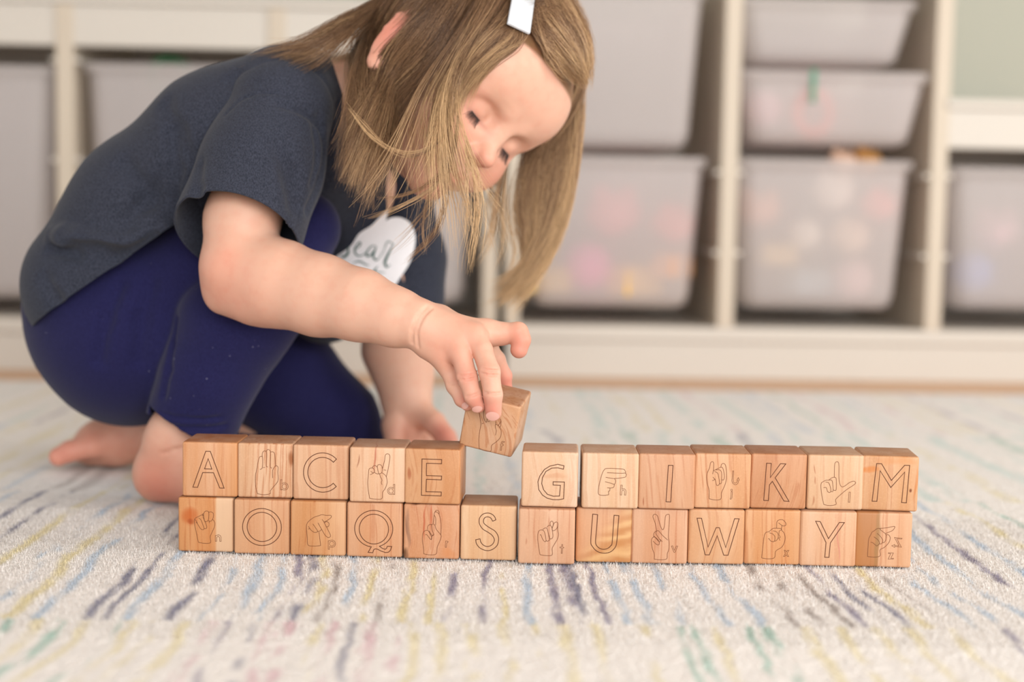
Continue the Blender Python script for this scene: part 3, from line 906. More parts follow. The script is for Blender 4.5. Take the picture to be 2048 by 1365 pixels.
G['p'] = dict(q=box(15, 120, 968, 1052), hand=[
    [(540, 875), (430, 887), (325, 872), (310, 760), (297, 600), (300, 520), (340, 460), (430, 395), (510, 368), (560, 350), (640, 362), (700, 358), (722, 375), (700, 410), (620, 465), (595, 468), (560, 430)],
    [(490, 490), (550, 590), (610, 690), (660, 733), (700, 725), (705, 690), (660, 600), (590, 470)], [(605, 485), (640, 465), (678, 490), (680, 530), (660, 553), (640, 550)],
    [(330, 550), (345, 580), (390, 630), (440, 655), (485, 640), (475, 610), (440, 560), (405, 510)], [(485, 640), (530, 625), (555, 600)], [(510, 645), (525, 760), (540, 875)], [(325, 600), (350, 590)]],
    small=[[(670, 935), (670, 790), (692, 790)] + arc(732, 840, 62, 130, -130, n=24) + [(692, 935)], arc(732, 840, 40, 0, 360, n=20)[:-1]])
G['Q'] = dict(q=box(980, 152, 1940, 1082), big=[arc(1443, 598, 328, -72, 262, ry=310) + [(1405, 905), (1350, 1000), (1430, 1005), (1445, 955), (1470, 938), (1510, 942), (1570, 972), (1650, 998), (1705, 988), (1735, 955), (1757, 892), (1680, 890), (1668, 925), (1645, 942), (1600, 930)], arc(1446, 604, 252, 0, 360)[:-1]])
G['r'] = dict(q=box(90, 160, 1030, 1108), hand=[
    [(435, 1020), (430, 920), (412, 800), (412, 700), (425, 645), (455, 620), (490, 612), (510, 625), (560, 720), (560, 770), (530, 750), (485, 690), (455, 690)],
    [(500, 600), (495, 560), (510, 525), (545, 508), (560, 520), (570, 600), (600, 680)], [(520, 620), (570, 700), (605, 685)], [(605, 685), (575, 700), (555, 775)],
    [(560, 520), (585, 500), (615, 520), (640, 590), (720, 690), (720, 740), (700, 800), (660, 900), (645, 1015), (540, 1035), (435, 1020)],
    [(585, 490), (600, 400), (605, 310), (630, 290), (665, 310), (690, 350), (715, 450), (722, 560), (718, 690)],
    [(615, 300), (630, 270), (660, 265), (682, 290), (682, 330)], [(605, 350), (628, 400), (628, 520)]],
    small=[[(795, 898), (800, 790), (822, 790), (845, 800), (835, 815), (820, 820), (815, 898)]])
_so = [(1660, 435), (1640, 385), (1590, 340), (1520, 322), (1440, 340), (1385, 395), (1370, 460), (1385, 530), (1440, 600), (1520, 645), (1600, 700), (1640, 770), (1625, 830), (1580, 875), (1515, 893), (1450, 870), (1405, 820), (1390, 765)]
_si = [(1315, 782), (1330, 850), (1390, 920), (1500, 962), (1600, 945), (1690, 870), (1715, 760), (1690, 680), (1640, 620), (1560, 575), (1490, 530), (1450, 490), (1450, 430), (1480, 395), (1530, 388), (1575, 410), (1605, 458)]
G['S'] = dict(q=box(1045, 190, 2022, 1130), big=[np.vstack([catmull(_so), catmull(_si)])])
G['t'] = dict(q=box(88, 92, 1072, 1045), hand=[
    [(470, 880), (445, 750), (425, 600), (432, 500), (460, 460), (510, 458), (540, 490), (560, 560), (570, 640), (545, 652), (510, 610), (480, 540), (465, 545)],
    [(510, 445), (550, 420), (585, 430), (605, 500), (635, 610), (600, 645), (570, 635)], [(585, 410), (600, 385), (640, 375), (668, 410), (680, 480), (690, 560), (670, 600), (635, 600), (615, 540)],
    [(640, 370), (635, 330), (660, 300), (688, 320), (690, 370), (675, 410)], [(680, 460), (672, 430), (690, 370), (715, 325), (750, 315), (772, 345), (760, 410), (720, 455), (680, 465)],
    [(772, 345), (770, 440), (785, 520), (770, 600), (720, 690), (680, 770), (680, 880), (570, 893), (470, 880)]],
    small=[[(838, 848), (843, 755), (815, 755), (815, 740), (843, 738), (845, 697), (862, 697), (865, 740), (885, 748), (862, 760), (858, 850)]])
G['U'] = dict(q=box(1075, 82, 1998, 985), big=[np.array([(1345, 192), (1425, 200)] + list(catmull([(1425, 200), (1412, 450), (1400, 640), (1420, 705), (1470, 750), (1540, 765), (1610, 745), (1655, 700), (1675, 640), (1695, 205)])) + [(1775, 210)] + list(catmull([(1775, 210), (1762, 430), (1750, 640), (1725, 730), (1650, 805), (1540, 828), (1430, 800), (1350, 720), (1322, 620), (1345, 192)])))])
G['v'] = dict(q=box(28, 92, 1000, 1012), hand=[
    [(432, 935), (430, 850), (395, 760), (378, 680), (375, 610), (400, 570), (435, 568), (480, 600), (510, 650), (510, 685), (485, 695), (450, 675), (400, 630)],
    [(412, 565), (412, 510), (435, 475), (460, 460)], [(420, 550), (490, 625), (515, 640), (530, 620), (470, 540), (450, 500), (465, 462), (495, 462), (560, 530), (655, 610)], [(520, 600), (563, 640)],
    [(460, 455), (430, 330), (390, 230), (405, 190), (440, 188), (475, 230), (520, 370), (560, 440), (590, 390), (605, 220), (640, 185), (675, 205), (670, 400), (665, 560), (680, 650), (680, 760), (655, 840), (645, 925), (540, 943), (432, 935)]],
    small=[[(722, 710), (745, 705), (775, 780), (808, 705), (832, 708), (790, 810), (768, 812)]])
G['W'] = dict(q=box(1003, 92, 1958, 1018), big=[[(1145, 248), (1222, 248), (1347, 730), (1475, 400), (1530, 400), (1648, 730), (1783, 243), (1860, 243), (1690, 860), (1618, 860), (1497, 535), (1372, 860), (1300, 860)]])
G['x'] = dict(q=box(72, 88, 1038, 1012), hand=[
    [(380, 900), (400, 640), (415, 520), (440, 470), (490, 455), (520, 430), (560, 400), (620, 395), (695, 400), (705, 420), (670, 440), (665, 500), (688, 545), (655, 560)],
    [(560, 440), (620, 455), (650, 500), (650, 560), (620, 605), (590, 612)], [(500, 475), (560, 495), (595, 540), (590, 612), (550, 620), (515, 600), (500, 575), (480, 578)], [(668, 565), (685, 600)],
    [(620, 395), (622, 290), (660, 255), (720, 252), (765, 290), (780, 330), (760, 352), (720, 350), (650, 305)],
    [(710, 350), (705, 420), (750, 470), (772, 540), (765, 620), (720, 710), (620, 780), (600, 890), (490, 912), (380, 900)]],
    small=[[(755, 868), (785, 815), (762, 760), (785, 762), (800, 792), (820, 762), (845, 762), (812, 815), (845, 865), (822, 865), (800, 835), (778, 866)]])
G['Y'] = dict(q=box(1045, 105, 2018, 1058), big=[[(1300, 280), (1380, 285), (1533, 575), (1710, 292), (1797, 292), (1568, 650), (1553, 900), (1480, 900), (1493, 645)]])
G['z'] = dict(q=[(1015, 125), (1948, 150), (1885, 1072), (950, 1045)], hand=[
    [(1175, 875), (1190, 700), (1205, 580), (1235, 520), (1265, 465), (1300, 445), (1340, 412), (1390, 405), (1405, 430), (1480, 490)],
    [(1390, 405), (1500, 395), (1620, 372), (1640, 385), (1600, 440), (1490, 490), (1495, 520), (1485, 600), (1455, 640), (1430, 640)],
    [(1345, 485), (1400, 540), (1435, 600), (1420, 655), (1380, 665)], [(1290, 545), (1350, 590), (1380, 650), (1340, 695), (1310, 680), (1270, 645), (1235, 635)],
    [(1495, 515), (1530, 510), (1560, 560), (1535, 640), (1460, 720), (1385, 765), (1385, 860), (1300, 885), (1175, 875)]],
    small=[[(1630, 555), (1755, 570), (1745, 583), (1665, 575), (1740, 718), (1630, 705), (1628, 722), (1580, 695), (1630, 675), (1628, 690), (1700, 695)],
           [(1522, 812), (1605, 815), (1560, 905), (1605, 905), (1600, 918), (1515, 918), (1560, 828), (1522, 825)]])


def face_map(q):
    """tracing units -> block face coordinates (metres from the face centre), bilinear inverse"""
    q = np.array(q, float)
    TL, TR, BR, BL = q
    def f(pts):
        p = np.array(pts, float); uv = np.full((len(p), 2), .5)
        for _ in range(8):
            u, v = uv[:, :1], uv[:, 1:]
            pos = TL * (1 - u) * (1 - v) + TR * u * (1 - v) + BR * u * v + BL * (1 - u) * v
            e = p - pos
            du = (TR - TL) * (1 - v) + (BR - BL) * v; dv = (BL - TL) * (1 - u) + (BR - TR) * u
            det = du[:, 0] * dv[:, 1] - du[:, 1] * dv[:, 0]
            uv[:, 0] += (e[:, 0] * dv[:, 1] - e[:, 1] * dv[:, 0]) / det
            uv[:, 1] += (du[:, 0] * e[:, 1] - du[:, 1] * e[:, 0]) / det
        return np.stack([(uv[:, 0] - .5) * BW, (.5 - uv[:, 1]) * BW], 1)
    return f


def engrave(key, parent):
    g = G[key]; f = face_map(g['q'])
    def make(lines, hw, mat, name):
        V, Fc = ribbon(lines, hw)
        V3 = np.stack([V[:, 0], np.full(len(V), -BW / 2 - 0.00005), V[:, 1]], 1)
        mesh_obj(name, V3, Fc, mat, parent)
    if 'big' in g:
        make([(f(l), True) for l in g['big']], 0.00027, BURN, 'engraved_letter')
    if 'hand' in g:
        make([(f(catmull(l, 5)), False) for l in g['hand']], 0.00019, BURN2, 'engraved_hand_sign')
        make([(f(l), True) for l in g['small']], 0.00016, BURN2, 'engraved_letter')


S_ = srgb
W_ = {  # base, dark, tilt, streak, arches, features
    'A': (S_(238, 192, 150), S_(220, 158, 104), 0.0, .35, 0, (('side', .004, .02, S_(222, 156, 98), 1),)),
    'b': (S_(242, 205, 166), S_(226, 178, 134), -.03, .7, 0, (('spot', .0195, .010, .0028, .007, S_(170, 100, 48), .9),)),
    'C': (S_(238, 196, 156), S_(226, 178, 136), 0.02, .4, 0, ()),
    'd': (S_(244, 212, 176), S_(236, 192, 152), 0.0, .35, 0, (('spot', -.002, .012, .0011, .012, S_(196, 110, 78), .9), ('spot', -.0138, .010, .0007, .005, S_(168, 100, 66), .8))),
    'E': (S_(228, 178, 130), S_(212, 152, 100), 0.0, .35, 0.5, (('spot', -.0175, .001, .0016, .006, S_(178, 96, 56), .8),)),
    'f': (S_(234, 194, 156), S_(220, 170, 124), 0.5, .6, 1.0, ()),
    'G': (S_(246, 214, 180), S_(236, 196, 156), 0.0, .25, 0.4, (('spot', .004, .003, .011, .003, S_(224, 164, 122), .6),)),
    'h': (S_(246, 216, 180), S_(236, 196, 154), 0.03, .35, 0, ()),
    'I': (S_(230, 184, 144), S_(218, 164, 122), 0.10, .45, 0, (('spot', -.0155, -.014, .0008, .004, S_(176, 100, 62), .8),)),
    'j': (S_(238, 194, 150), S_(222, 166, 116), 0.08, .6, 0, ()),
    'K': (S_(222, 170, 126), S_(206, 146, 100), -.16, .4, 0.3, ()),
    'l': (S_(240, 206, 166), S_(230, 188, 146), 0.0, .3, 0, (('spot', -.0145, .010, .0008, .005, S_(186, 112, 70), .8), ('spot', -.0150, .001, .0007, .004, S_(186, 112, 70), .7), ('spot', -.0160, -.014, .0007, .004, S_(186, 112, 70), .7))),
    'M': (S_(240, 200, 158), S_(224, 172, 122), 0.0, .4, 0, (('spot', -.014, .0105, .008, .0028, S_(226, 142, 72), .9), ('spot', .004, .0155, .018, .004, S_(226, 156, 94), .6), ('spot', .0148, -.0045, .0014, .0016, S_(130, 62, 26), 1.0), ('spot', .0185, .001, .0018, .014, S_(216, 140, 80), .7))),
    'n': (S_(226, 168, 112), S_(214, 146, 86), 0.0, .45, 0, (('side', .0075, .0018, S_(240, 204, 166), 1), ('spot', -.0105, .007, .0075, .0085, S_(206, 110, 50), .95), ('spot', -.010, .003, .0035, .0028, S_(176, 84, 34), .8))),
    'O': (S_(230, 184, 140), S_(218, 162, 116), 0.0, .45, 0, ()),
    'p': (S_(226, 174, 122), S_(212, 150, 92), -.04, .55, 0, (('side', .004, .016, S_(234, 186, 142), 1),)),
    'Q': (S_(232, 184, 142), S_(222, 166, 120), 0.0, .5, 0, ()),
    'r': (S_(232, 188, 150), S_(220, 162, 118), 0.03, .5, .4, (('spot', -.0055, .006, .0009, .017, S_(196, 96, 56), .9), ('spot', -.0015, .011, .0008, .012, S_(204, 110, 68), .8), ('spot', -.0165, .002, .0018, .018, S_(120, 84, 70), .65),
         ('spot', -.0185, -.0165, .0035, .005, S_(104, 64, 34), .9), ('spot', -.012, .0195, .004, .0018, S_(110, 66, 44), .8), ('spot', .013, -.015, .008, .005, S_(224, 148, 92), .6))),
    'S': (S_(242, 206, 162), S_(232, 188, 142), 0.0, .25, 0, ()),
    't': (S_(236, 194, 156), S_(224, 172, 132), 0.0, .55, 0, (('spot', -.0148, -.004, .0007, .003, S_(190, 120, 80), .6),)),
    'U': (S_(232, 182, 138), S_(222, 162, 112), 0.0, .2, 0, (('flame', S_(206, 140, 76), S_(240, 192, 130)),)),
    'v': (S_(234, 190, 152), S_(222, 168, 126), 0.0, .6, 0, ()),
    'W': (S_(234, 190, 146), S_(224, 172, 124), -.06, .4, 0.4, ()),
    'x': (S_(236, 186, 136), S_(224, 164, 108), 0.03, .55, 0, ()),
    'Y': (S_(242, 204, 166), S_(232, 186, 146), 0.0, .35, 0, (('spot', .0080, -.003, .0009, .019, S_(222, 142, 122), .6),)),
    'z': (S_(234, 188, 146), S_(224, 172, 128), 0.0, .45, 0, (('side', -.0035, .0012, S_(190, 124, 66), -1), ('spot', -.0045, 0, .0022, .03, S_(176, 134, 86), .75), ('spot', -.018, 0, .004, .03, S_(198, 134, 78), .6))),
}
WOODTONE = {'A': 'orange maple', 'b': 'pale striped maple', 'C': 'light maple', 'd': 'pale maple', 'E': 'tan cherry', 'f': 'arched grain maple', 'G': 'creamy maple', 'h': 'creamy maple', 'I': 'pinkish maple',
            'j': 'honey maple', 'K': 'darkest reddish cherry', 'l': 'pale flecked maple', 'M': 'honey maple with an orange patch', 'n': 'knotted two-tone', 'O': 'tan maple', 'p': 'orange cherry', 'Q': 'tan maple', 'r': 'red streaked',
            'S': 'yellowish maple', 't': 'pinkish maple', 'U': 'shimmering orange', 'v': 'pinkish maple', 'W': 'light maple', 'x': 'orange striped maple', 'Y': 'pale pink-striped maple', 'z': 'two-tone brown and tan'}


def block(key, centre, rz=0.0, mw=None, label=None, group=None):
    base_, dark, tilt, streak, arches, feats = W_[key]
    base_ = tuple(c * k for c, k in zip(base_[:3], (.765, .73, .76))) + (1,); dark = tuple(c * k for c, k in zip(dark[:3], (.76, .70, .68))) + (1,)
    feats = tuple(tuple((v[0] * .76, v[1] * .76, v[2] * .78, 1) if isinstance(v, tuple) else v for v in ft) for ft in feats)
    me = cube_me.copy(); me.name = 'toy_block'
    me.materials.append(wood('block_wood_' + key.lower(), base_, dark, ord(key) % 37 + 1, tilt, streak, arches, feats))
    o = bpy.data.objects.new('toy_block', me); COL.objects.link(o)
    if mw is not None: o.matrix_world = mw
    else:
        o.location = centre; o.rotation_euler = (0, 0, rz)
    what = ('capital letter %s' % key) if key.isupper() else ('hand sign and small letter %s' % key)
    tag(o, label or '%s wooden block engraved with the %s' % (WOODTONE[key], what), 'toy block', group)
    engrave(key, o)
    return o


# bottom row: left/right foot corners in the photo -> place on the rug
seam = [359.5, 470, 582, 695, 808.5, 922.5, 1039, 1153, 1264.5, 1377, 1490, 1601, 1714]
seam_r = [469, 581, 694, 807.5, 921.5, 1035, 1151.5, 1264, 1376, 1489, 1600, 1712.5, 1823]
foot = [1103.5, 1108.5, 1112, 1115, 1119, 1121.5, 1131, 1126, 1128.5, 1129, 1129.5, 1133, 1135]
bot = []
for k_, a, c, y in zip('nOpQrStUvWxYz', seam, seam_r, foot):
    q = PZ((a + c) / 2, y + 1.0, 0)
    bot.append((k_, float(q[0]), float(q[1])))
yl = np.polyfit([t[1] for t in bot], [t[2] for t in bot], 1)
ZT = 0.0002
for i, (k_, x, y) in enumerate(bot):
    yy = yl[0] * x + yl[1] + (y - (yl[0] * x + yl[1])) * 0.8
    rz = math.atan(yl[0]) + {'n': 0, 'O': .004, 'S': -.01, 't': -.006, 'r': -.008, 'z': -.03, 'U': .01}.get(k_, 0.0)
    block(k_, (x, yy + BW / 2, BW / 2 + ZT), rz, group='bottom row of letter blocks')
top = [('A', 371, 477, 992.5, 0), ('b', 478, 588, 996.6, 0.0), ('C', 588.5, 698.5, 1000.5, 0), ('d', 699, 815, 1006.0, 0), ('E', 815.5, 923, 1009.5, -.05),
       ('G', 1043, 1161, 1016.6, -.02), ('h', 1164, 1279, 1019, .01), ('I', 1279.5, 1389.5, 1019.7, 0), ('j', 1390, 1502, 1018.5, 0), ('K', 1502.5, 1613, 1019, 0), ('l', 1613.5, 1725.5, 1020, 0.01), ('M', 1727.5, 1839, 1023, -.07)]
tp_ = []
for k_, a, c, y, rz in top:
    q = PZ((a + c) / 2, y + 1, BW)
    tp_.append((k_, float(q[0]), float(q[1]), rz))
for k_, x, y, rz in tp_:
    yb = float(yl[0] * x + yl[1])
    yy = min(max(y, yb - .006), yb + .006)
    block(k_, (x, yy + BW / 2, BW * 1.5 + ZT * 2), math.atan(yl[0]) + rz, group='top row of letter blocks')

# the block held in the child's hand
e1 = np.array([.97, -.23, .149]); e2 = np.array([.174, .927, .29])
e1 = e1 / np.linalg.norm(e1); e2 = e2 - (e2 @ e1) * e1; e2 /= np.linalg.norm(e2); e3 = np.cross(e1, e2)      # e3 towards the camera
tow = lambda v: v[0] * _r + v[1] * _u - v[2] * _f
X_, Z_, Yt = tow(e1), tow(e2), -tow(e3)
HF = P(979, 853, 0.014)                        # centre of the held block's front face
HC = HF + Yt * BW / 2
mwh = Matrix(((X_[0], Yt[0], Z_[0], HC[0]), (X_[1], Yt[1], Z_[1], HC[1]), (X_[2], Yt[2], Z_[2], HC[2]), (0, 0, 0, 1)))
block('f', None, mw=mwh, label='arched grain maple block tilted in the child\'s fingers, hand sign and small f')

# ================================================================== THE CHILD
SKIN = skin_mat()
C_SKIN = np.array(srgb(218, 174, 151)[:3]); C_PINK = np.array(srgb(216, 138, 116)[:3]); C_RED = np.array(srgb(206, 104, 90)[:3])
child = empty('person', tuple(PZ(330, 985)))
tag(child, 'small child crouching barefoot in a dark shirt and blue leggings, setting a wooden block', 'person')
CHI = Matrix.Translation(child.location).inverted()


def own(o, parent=None):
    """geometry is written in room coordinates; hang it under the child without moving it"""
    o.parent = parent or child
    o.matrix_parent_inverse = CHI if parent is None else Matrix.Identity(4)
    return o


def pr(px, py, Y, r): return (P(px, py, Y), r * mpp(Y))


def ch(*pts): return [pr(*p) for p in pts]


class Fan:
    """limbs that blend into a palm but not into each other"""
    def __init__(s, core, limbs, k=0.006, cuts=()):
        s.core, s.limbs, s.k, s.cuts = core, limbs, k, list(cuts)

    def __call__(s, p):
        c = s.core(p); out = c
        for l in s.limbs:
            kk = getattr(l, 'k', s.k); d = l(p)
            h = np.clip(0.5 + 0.5 * (c - d) / kk, 0, 1)
            out = np.minimum(out, c * (1 - h) + d * h - kk * h * (1 - h))
        for a, b, r, k in s.cuts:
            ba = b - a; h = np.clip(((p - a) @ ba) / (ba @ ba + 1e-12), 0, 1)
            q = p - a - h[:, None] * ba; di = np.sqrt((q * q).sum(1)) - r
            hh_ = np.clip(0.5 - 0.5 * (out + di) / k, 0, 1)
            out = out * (1 - hh_) - di * hh_ + k * hh_ * (1 - hh_)
        return out

    def bounds(s):
        bs = [s.core.bounds()] + [l.bounds() for l in s.limbs]
        return np.min([b[0] for b in bs], 0), np.max([b[1] for b in bs], 0)


def hit(fn, px, py, off=0.0):
    d = _f * FPX + _r * (px - 1024) - _u * (py - 682.5); d = d / np.linalg.norm(d)
    t = 0.75; best = (1e9, t)
    for _ in range(160):
        v = float(fn((CAM + d * t)[None])[0])
        if abs(v) < best[0]: best = (abs(v), t)
        if v < 0.00005: break
        t += max(v * 0.8, 0.0002)
        if t > 2.2: break
    if t > 2.2: t = best[1]
    return CAM + d * (t - off)


def groove(fn, pts, r=0.0009, k=0.002, off=0.0002):
    w = [hit(fn, *p, off) for p in pts]
    fn.cuts += [(a, b, r, k) for a, b in zip(w[:-1], w[1:])]


parts_V, parts_Q, parts_C = [], [], []


def tint(V, blobs, base=C_SKIN):
    C = np.tile(base, (len(V), 1))
    for c, r, col, st in blobs:
        w = st * np.exp(-((V - c) ** 2).sum(1) / (r * r))
        C = C * (1 - w[:, None]) + col * w[:, None]
    return C


def add_part(fn, vox, blobs=(), colf=None):
    V, Q = surface(fn, vox)
    C = tint(V, blobs)
    if colf is not None: C = colf(V, C)
    off = sum(len(v) for v in parts_V)
    parts_V.append(V); parts_Q.append(Q + off); parts_C.append(C)


# ---------------------------------------------------------------- right arm and hand
arm = SDF()
arm.chain(ch((548, 250, .150, 78), (485, 440, .112, 70), (474, 535, .098, 67)), .012)
arm.chain(ch((474, 535, .098, 67), (556, 567, .090, 83), (640, 591, .074, 77), (720, 611, .056, 67), (790, 635, .042, 54), (836, 648, .034, 47)), .012)
arm.cap(P(450, 590, .105), P(500, 600, .095), 40 * mpp(.1), 44 * mpp(.1), .015)
# palm: metacarpals fanning from the wrist
W0 = pr(836, 648, .034, 46)
for tgt in ((972, 668, .036, 27), (946, 676, .022, 27), (912, 692, .019, 25), (884, 708, .024, 23)):
    arm.cap(W0[0], P(*tgt[:3]), W0[1] * .80, tgt[3] * mpp(tgt[2]), .008)
arm.cap(P(860, 694, .030), P(886, 716, .026), 26 * mpp(.03), 20 * mpp(.03), .008)
arm.cap(P(880, 640, .048), P(965, 690, .052), 30 * mpp(.05), 24 * mpp(.05), .010)


def finger(*pts, k=.0035, kw=None):
    s = SDF(); s.chain(ch(*pts), .0025)
    if kw: s.k = kw
    return s


mid = finger((946, 672, .024, 22), (964, 700, .014, 20.5), (979, 744, .003, 21), (986, 790, -.001, 18.8), (987, 826, .0005, 16.5), kw=.006)
ring = finger((914, 690, .022, 21), (923, 712, .014, 20.5), (934, 755, .007, 20.5), (946, 793, .004, 17.5), (957, 812, .0045, 14.5), kw=.006)
pinky = finger((884, 706, .028, 19), (895, 738, .026, 17), (909, 773, .022, 16), (923, 800, .018, 13.5), (934, 811, .014, 11.5), kw=.006)
index = finger((975, 664, .038, 24), (1004, 668, .036, 22.5), (1036, 665, .033, 20), (1043, 680, .031, 18), (1038, 700, .030, 17.5), kw=.006)
thumb = finger((965, 690, .052, 24), (992, 720, .058, 18), (1008, 752, .062, 15.5), (1010, 782, .064, 14.5), (1006, 806, .066, 13), kw=.008)
hand = Fan(arm, [mid, ring, pinky, index, thumb])
# creases: wrist, knuckles, elbow
groove(hand, [(856, 612), (838, 632), (826, 660), (824, 686)], .0010, .0022)
groove(hand, [(864, 616), (846, 634), (834, 662), (836, 694)], .0008, .002)
for (a, b_) in (((964, 738), (998, 742)), ((962, 747), (997, 751)), ((968, 786), (1003, 787)), ((917, 752), (952, 748)), ((919, 760), (953, 756)), ((932, 794), (960, 786)), ((896, 768), (916, 764))):
    groove(hand, [a, ((a[0] + b_[0]) / 2, (a[1] + b_[1]) / 2 + 1.5), b_], .0006, .0016)
nailC = np.array(srgb(236, 176, 170)[:3])
add_part(hand, 0.00105, [
    (P(985, 826, -.008), .010, C_RED, .55), (P(955, 812, -.004), .009, C_RED, .5), (P(932, 808, .01), .009, C_RED, .5), (P(980, 744, -.008), .008, C_PINK, .55), (P(936, 755, 0), .008, C_RED, .42),
    (P(1040, 700, .025), .012, C_RED, .5), (P(1046, 668, .025), .010, C_PINK, .6), (P(1012, 770, .06), .016, C_RED, .6), (P(960, 705, .02), .009, C_RED, .4), (P(930, 665, .01), .022, C_PINK, .3),
    (P(890, 720, .01), .018, C_PINK, .35), (P(430, 575, .08), .03, C_PINK, .40), (P(480, 620, .06), .03, C_PINK, .2), (P(455, 515, .07), .010, C_PINK, .35)])

# ---------------------------------------------------------------- left arm and hand
la = SDF()
la.chain(ch((792, 420, .30, 62), (800, 560, .325, 70), (798, 700, .335, 70), (808, 760, .33, 54), (812, 796, .325, 46)), .012)
for tgt in ((792, 850, .31, 26), (812, 856, .315, 26), (834, 856, .325, 26)):
    la.cap(P(812, 800, .325), P(*tgt[:3]), 40 * mpp(.325), tgt[3] * mpp(.31), .01)
lf = [finger((792, 850, .31, 24), (790, 890, .30, 21), (796, 940, .285, 19), (800, 985, .262, 15), kw=.008), finger((812, 856, .315, 22), (822, 900, .31, 20), (834, 950, .29, 17), (842, 985, .27, 14), kw=.008),
      finger((834, 856, .325, 22), (850, 900, .325, 20), (866, 940, .31, 17), (876, 965, .295, 14), kw=.008), finger((850, 850, .335, 22), (874, 890, .345, 18), (892, 925, .33, 15), (900, 945, .315, 13), kw=.008),
      finger((836, 822, .312, 28), (868, 846, .298, 23), (892, 876, .288, 21), (910, 908, .276, 16), kw=.01)]
lhand = Fan(la, lf)
add_part(lhand, .0018, [(P(880, 865, .28), .014, C_RED, .5), (P(900, 885, .27), .016, C_RED, .45), (P(795, 870, .28), .018, C_PINK, .5), (P(840, 870, .30), .02, C_PINK, .4)])

# ---------------------------------------------------------------- feet
rf_ = SDF()
rf_.chain(ch((395, 800, .178, 62), (352, 880, .180, 56), (330, 925, .184, 52)), .014)
rf_.chain(ch((318, 955, .190, 50), (400, 958, .168, 47), (500, 975, .140, 38), (560, 990, .120, 30)), .016)
rf_.cap(P(520, 985, .12), P(560, 975, .16), 28 * mpp(.13), 24 * mpp(.13), .012)
toes = [finger((560 + 10 * i, 992 - 5 * i, .108 + .013 * i, 15), (590 + 9 * i - (i == 4) * 12, 1000 - 6 * i, .105 + .013 * i, 12 + (2 if i == 4 else 0)), kw=.006) for i in range(5)]
rfoot = Fan(rf_, toes)
groove(rfoot, [(325, 908), (350, 900), (372, 896)], .0008, .003)
add_part(rfoot, .0018, [(P(285, 960, .15), .03, C_PINK, .6), (P(330, 1000, .15), .03, C_PINK, .6), (P(300, 1000, .16), .02, C_RED, .3)])

lf_ = SDF()
lf_.chain(ch((420, 850, .34, 60), (300, 868, .345, 46), (235, 880, .350, 46), (185, 894, .355, 38)), .016)
lf_.cap(P(190, 880, .335), P(200, 878, .385), 34 * mpp(.35), 30 * mpp(.38), .012)
ltoes = [finger((182 - 3 * i, 893, .322 + .014 * i, 24 - 2 * i), (140 + 4 * i, 903, .318 + .014 * i, 21 - 2.2 * i), (117 + 6 * i, 914, .316 + .014 * i, 19 - 2.2 * i), kw=.008) for i in range(5)]
lfoot = Fan(lf_, ltoes)
add_part(lfoot, .0018, [(P(125, 910, .31), .03, C_RED, .5), (P(190, 870, .31), .025, C_PINK, .4), (P(250, 910, .31), .03, C_PINK, .6)])

# ---------------------------------------------------------------- head
Lh = np.array([.46, -.46, -.76]); Fh = np.array([.57, -.57, .59])
Lh /= np.linalg.norm(Lh); Fh = Fh - (Fh @ Lh) * Lh; Fh /= np.linalg.norm(Fh); Uh = np.cross(Fh, Lh)
HL, HFw, HU = tow(Lh), tow(Fh), tow(Uh)
HM = np.stack([HL, HFw, HU])                     # rows: head axes in the room
E0 = P(998, 257, .125)


def H(x, y, z): return E0 + (HL * x + HFw * y + HU * z) * 0.001


mm = 0.001
head = SDF()
head.ell(H(0, -80, 32), np.array([72, 90, 77]) * mm, HM, .01)
for sg in (-1, 1): head.ell(H(sg * 22, -24, 34), np.array([35, 34, 34]) * mm, HM, .02)      # forehead
head.ell(H(0, -46, -22), np.array([52, 50, 58]) * mm, HM, .022)
for sg in (-1, 1):
    head.ell(H(sg * 31, -21, -30), np.array([22, 20, 22]) * mm, HM, .014)      # cheeks
    head.cap(H(sg * 12, 1, 12), H(sg * 34, -8, 11), .006, .006, .010)          # brow
head.ell(H(0, -15, -70), np.array([17, 14, 13]) * mm, HM, .016)                # chin
for sg in (-1, 1):
    head.ell(H(sg * 24, 4, -2), np.array([13, 9, 8.5]) * mm, HM, .010, True)   # eye sockets
    head.ell(H(sg * 24, -11, -2), np.array([12.5, 11.5, 11.0]) * mm, HM, .004)    # lowered lids
head.cap(H(0, -1, 4), H(0, 9, -20), .0052, .0062, .010)
head.ell(H(0, 13, -25), np.array([8.2, 8.5, 7.2]) * mm, HM, .006)
for sg in (-1, 1):
    head.ell(H(sg * 7.5, 5, -28), np.array([4.6, 6, 4.6]) * mm, HM, .004)
    head.cap(H(sg * 4, 9.5, -33.5), H(sg * 5.5, 6, -33.5), .0016, .0018, .002, True)
head.chain([(H(-18, -8, -50), .0028), (H(-8, -1.5, -46.5), .0045), (H(0, -.2, -47.5), .0040), (H(8, -1.5, -46.5), .0045), (H(18, -8, -50), .0028)], .004)
head.chain([(H(-15, -7, -53), .0028), (H(0, -1, -54.5), .0052), (H(15, -7, -53), .0028)], .004)
head.chain([(H(-18, -5, -50.5), .0010), (H(0, 4, -50.8), .0011), (H(18, -5, -50.5), .0010)], .002, True)
# neck
head.chain([(H(0, -98, -28), .036), (P(716, 190, .205), .031), (P(655, 215, .215), .033)], .02)
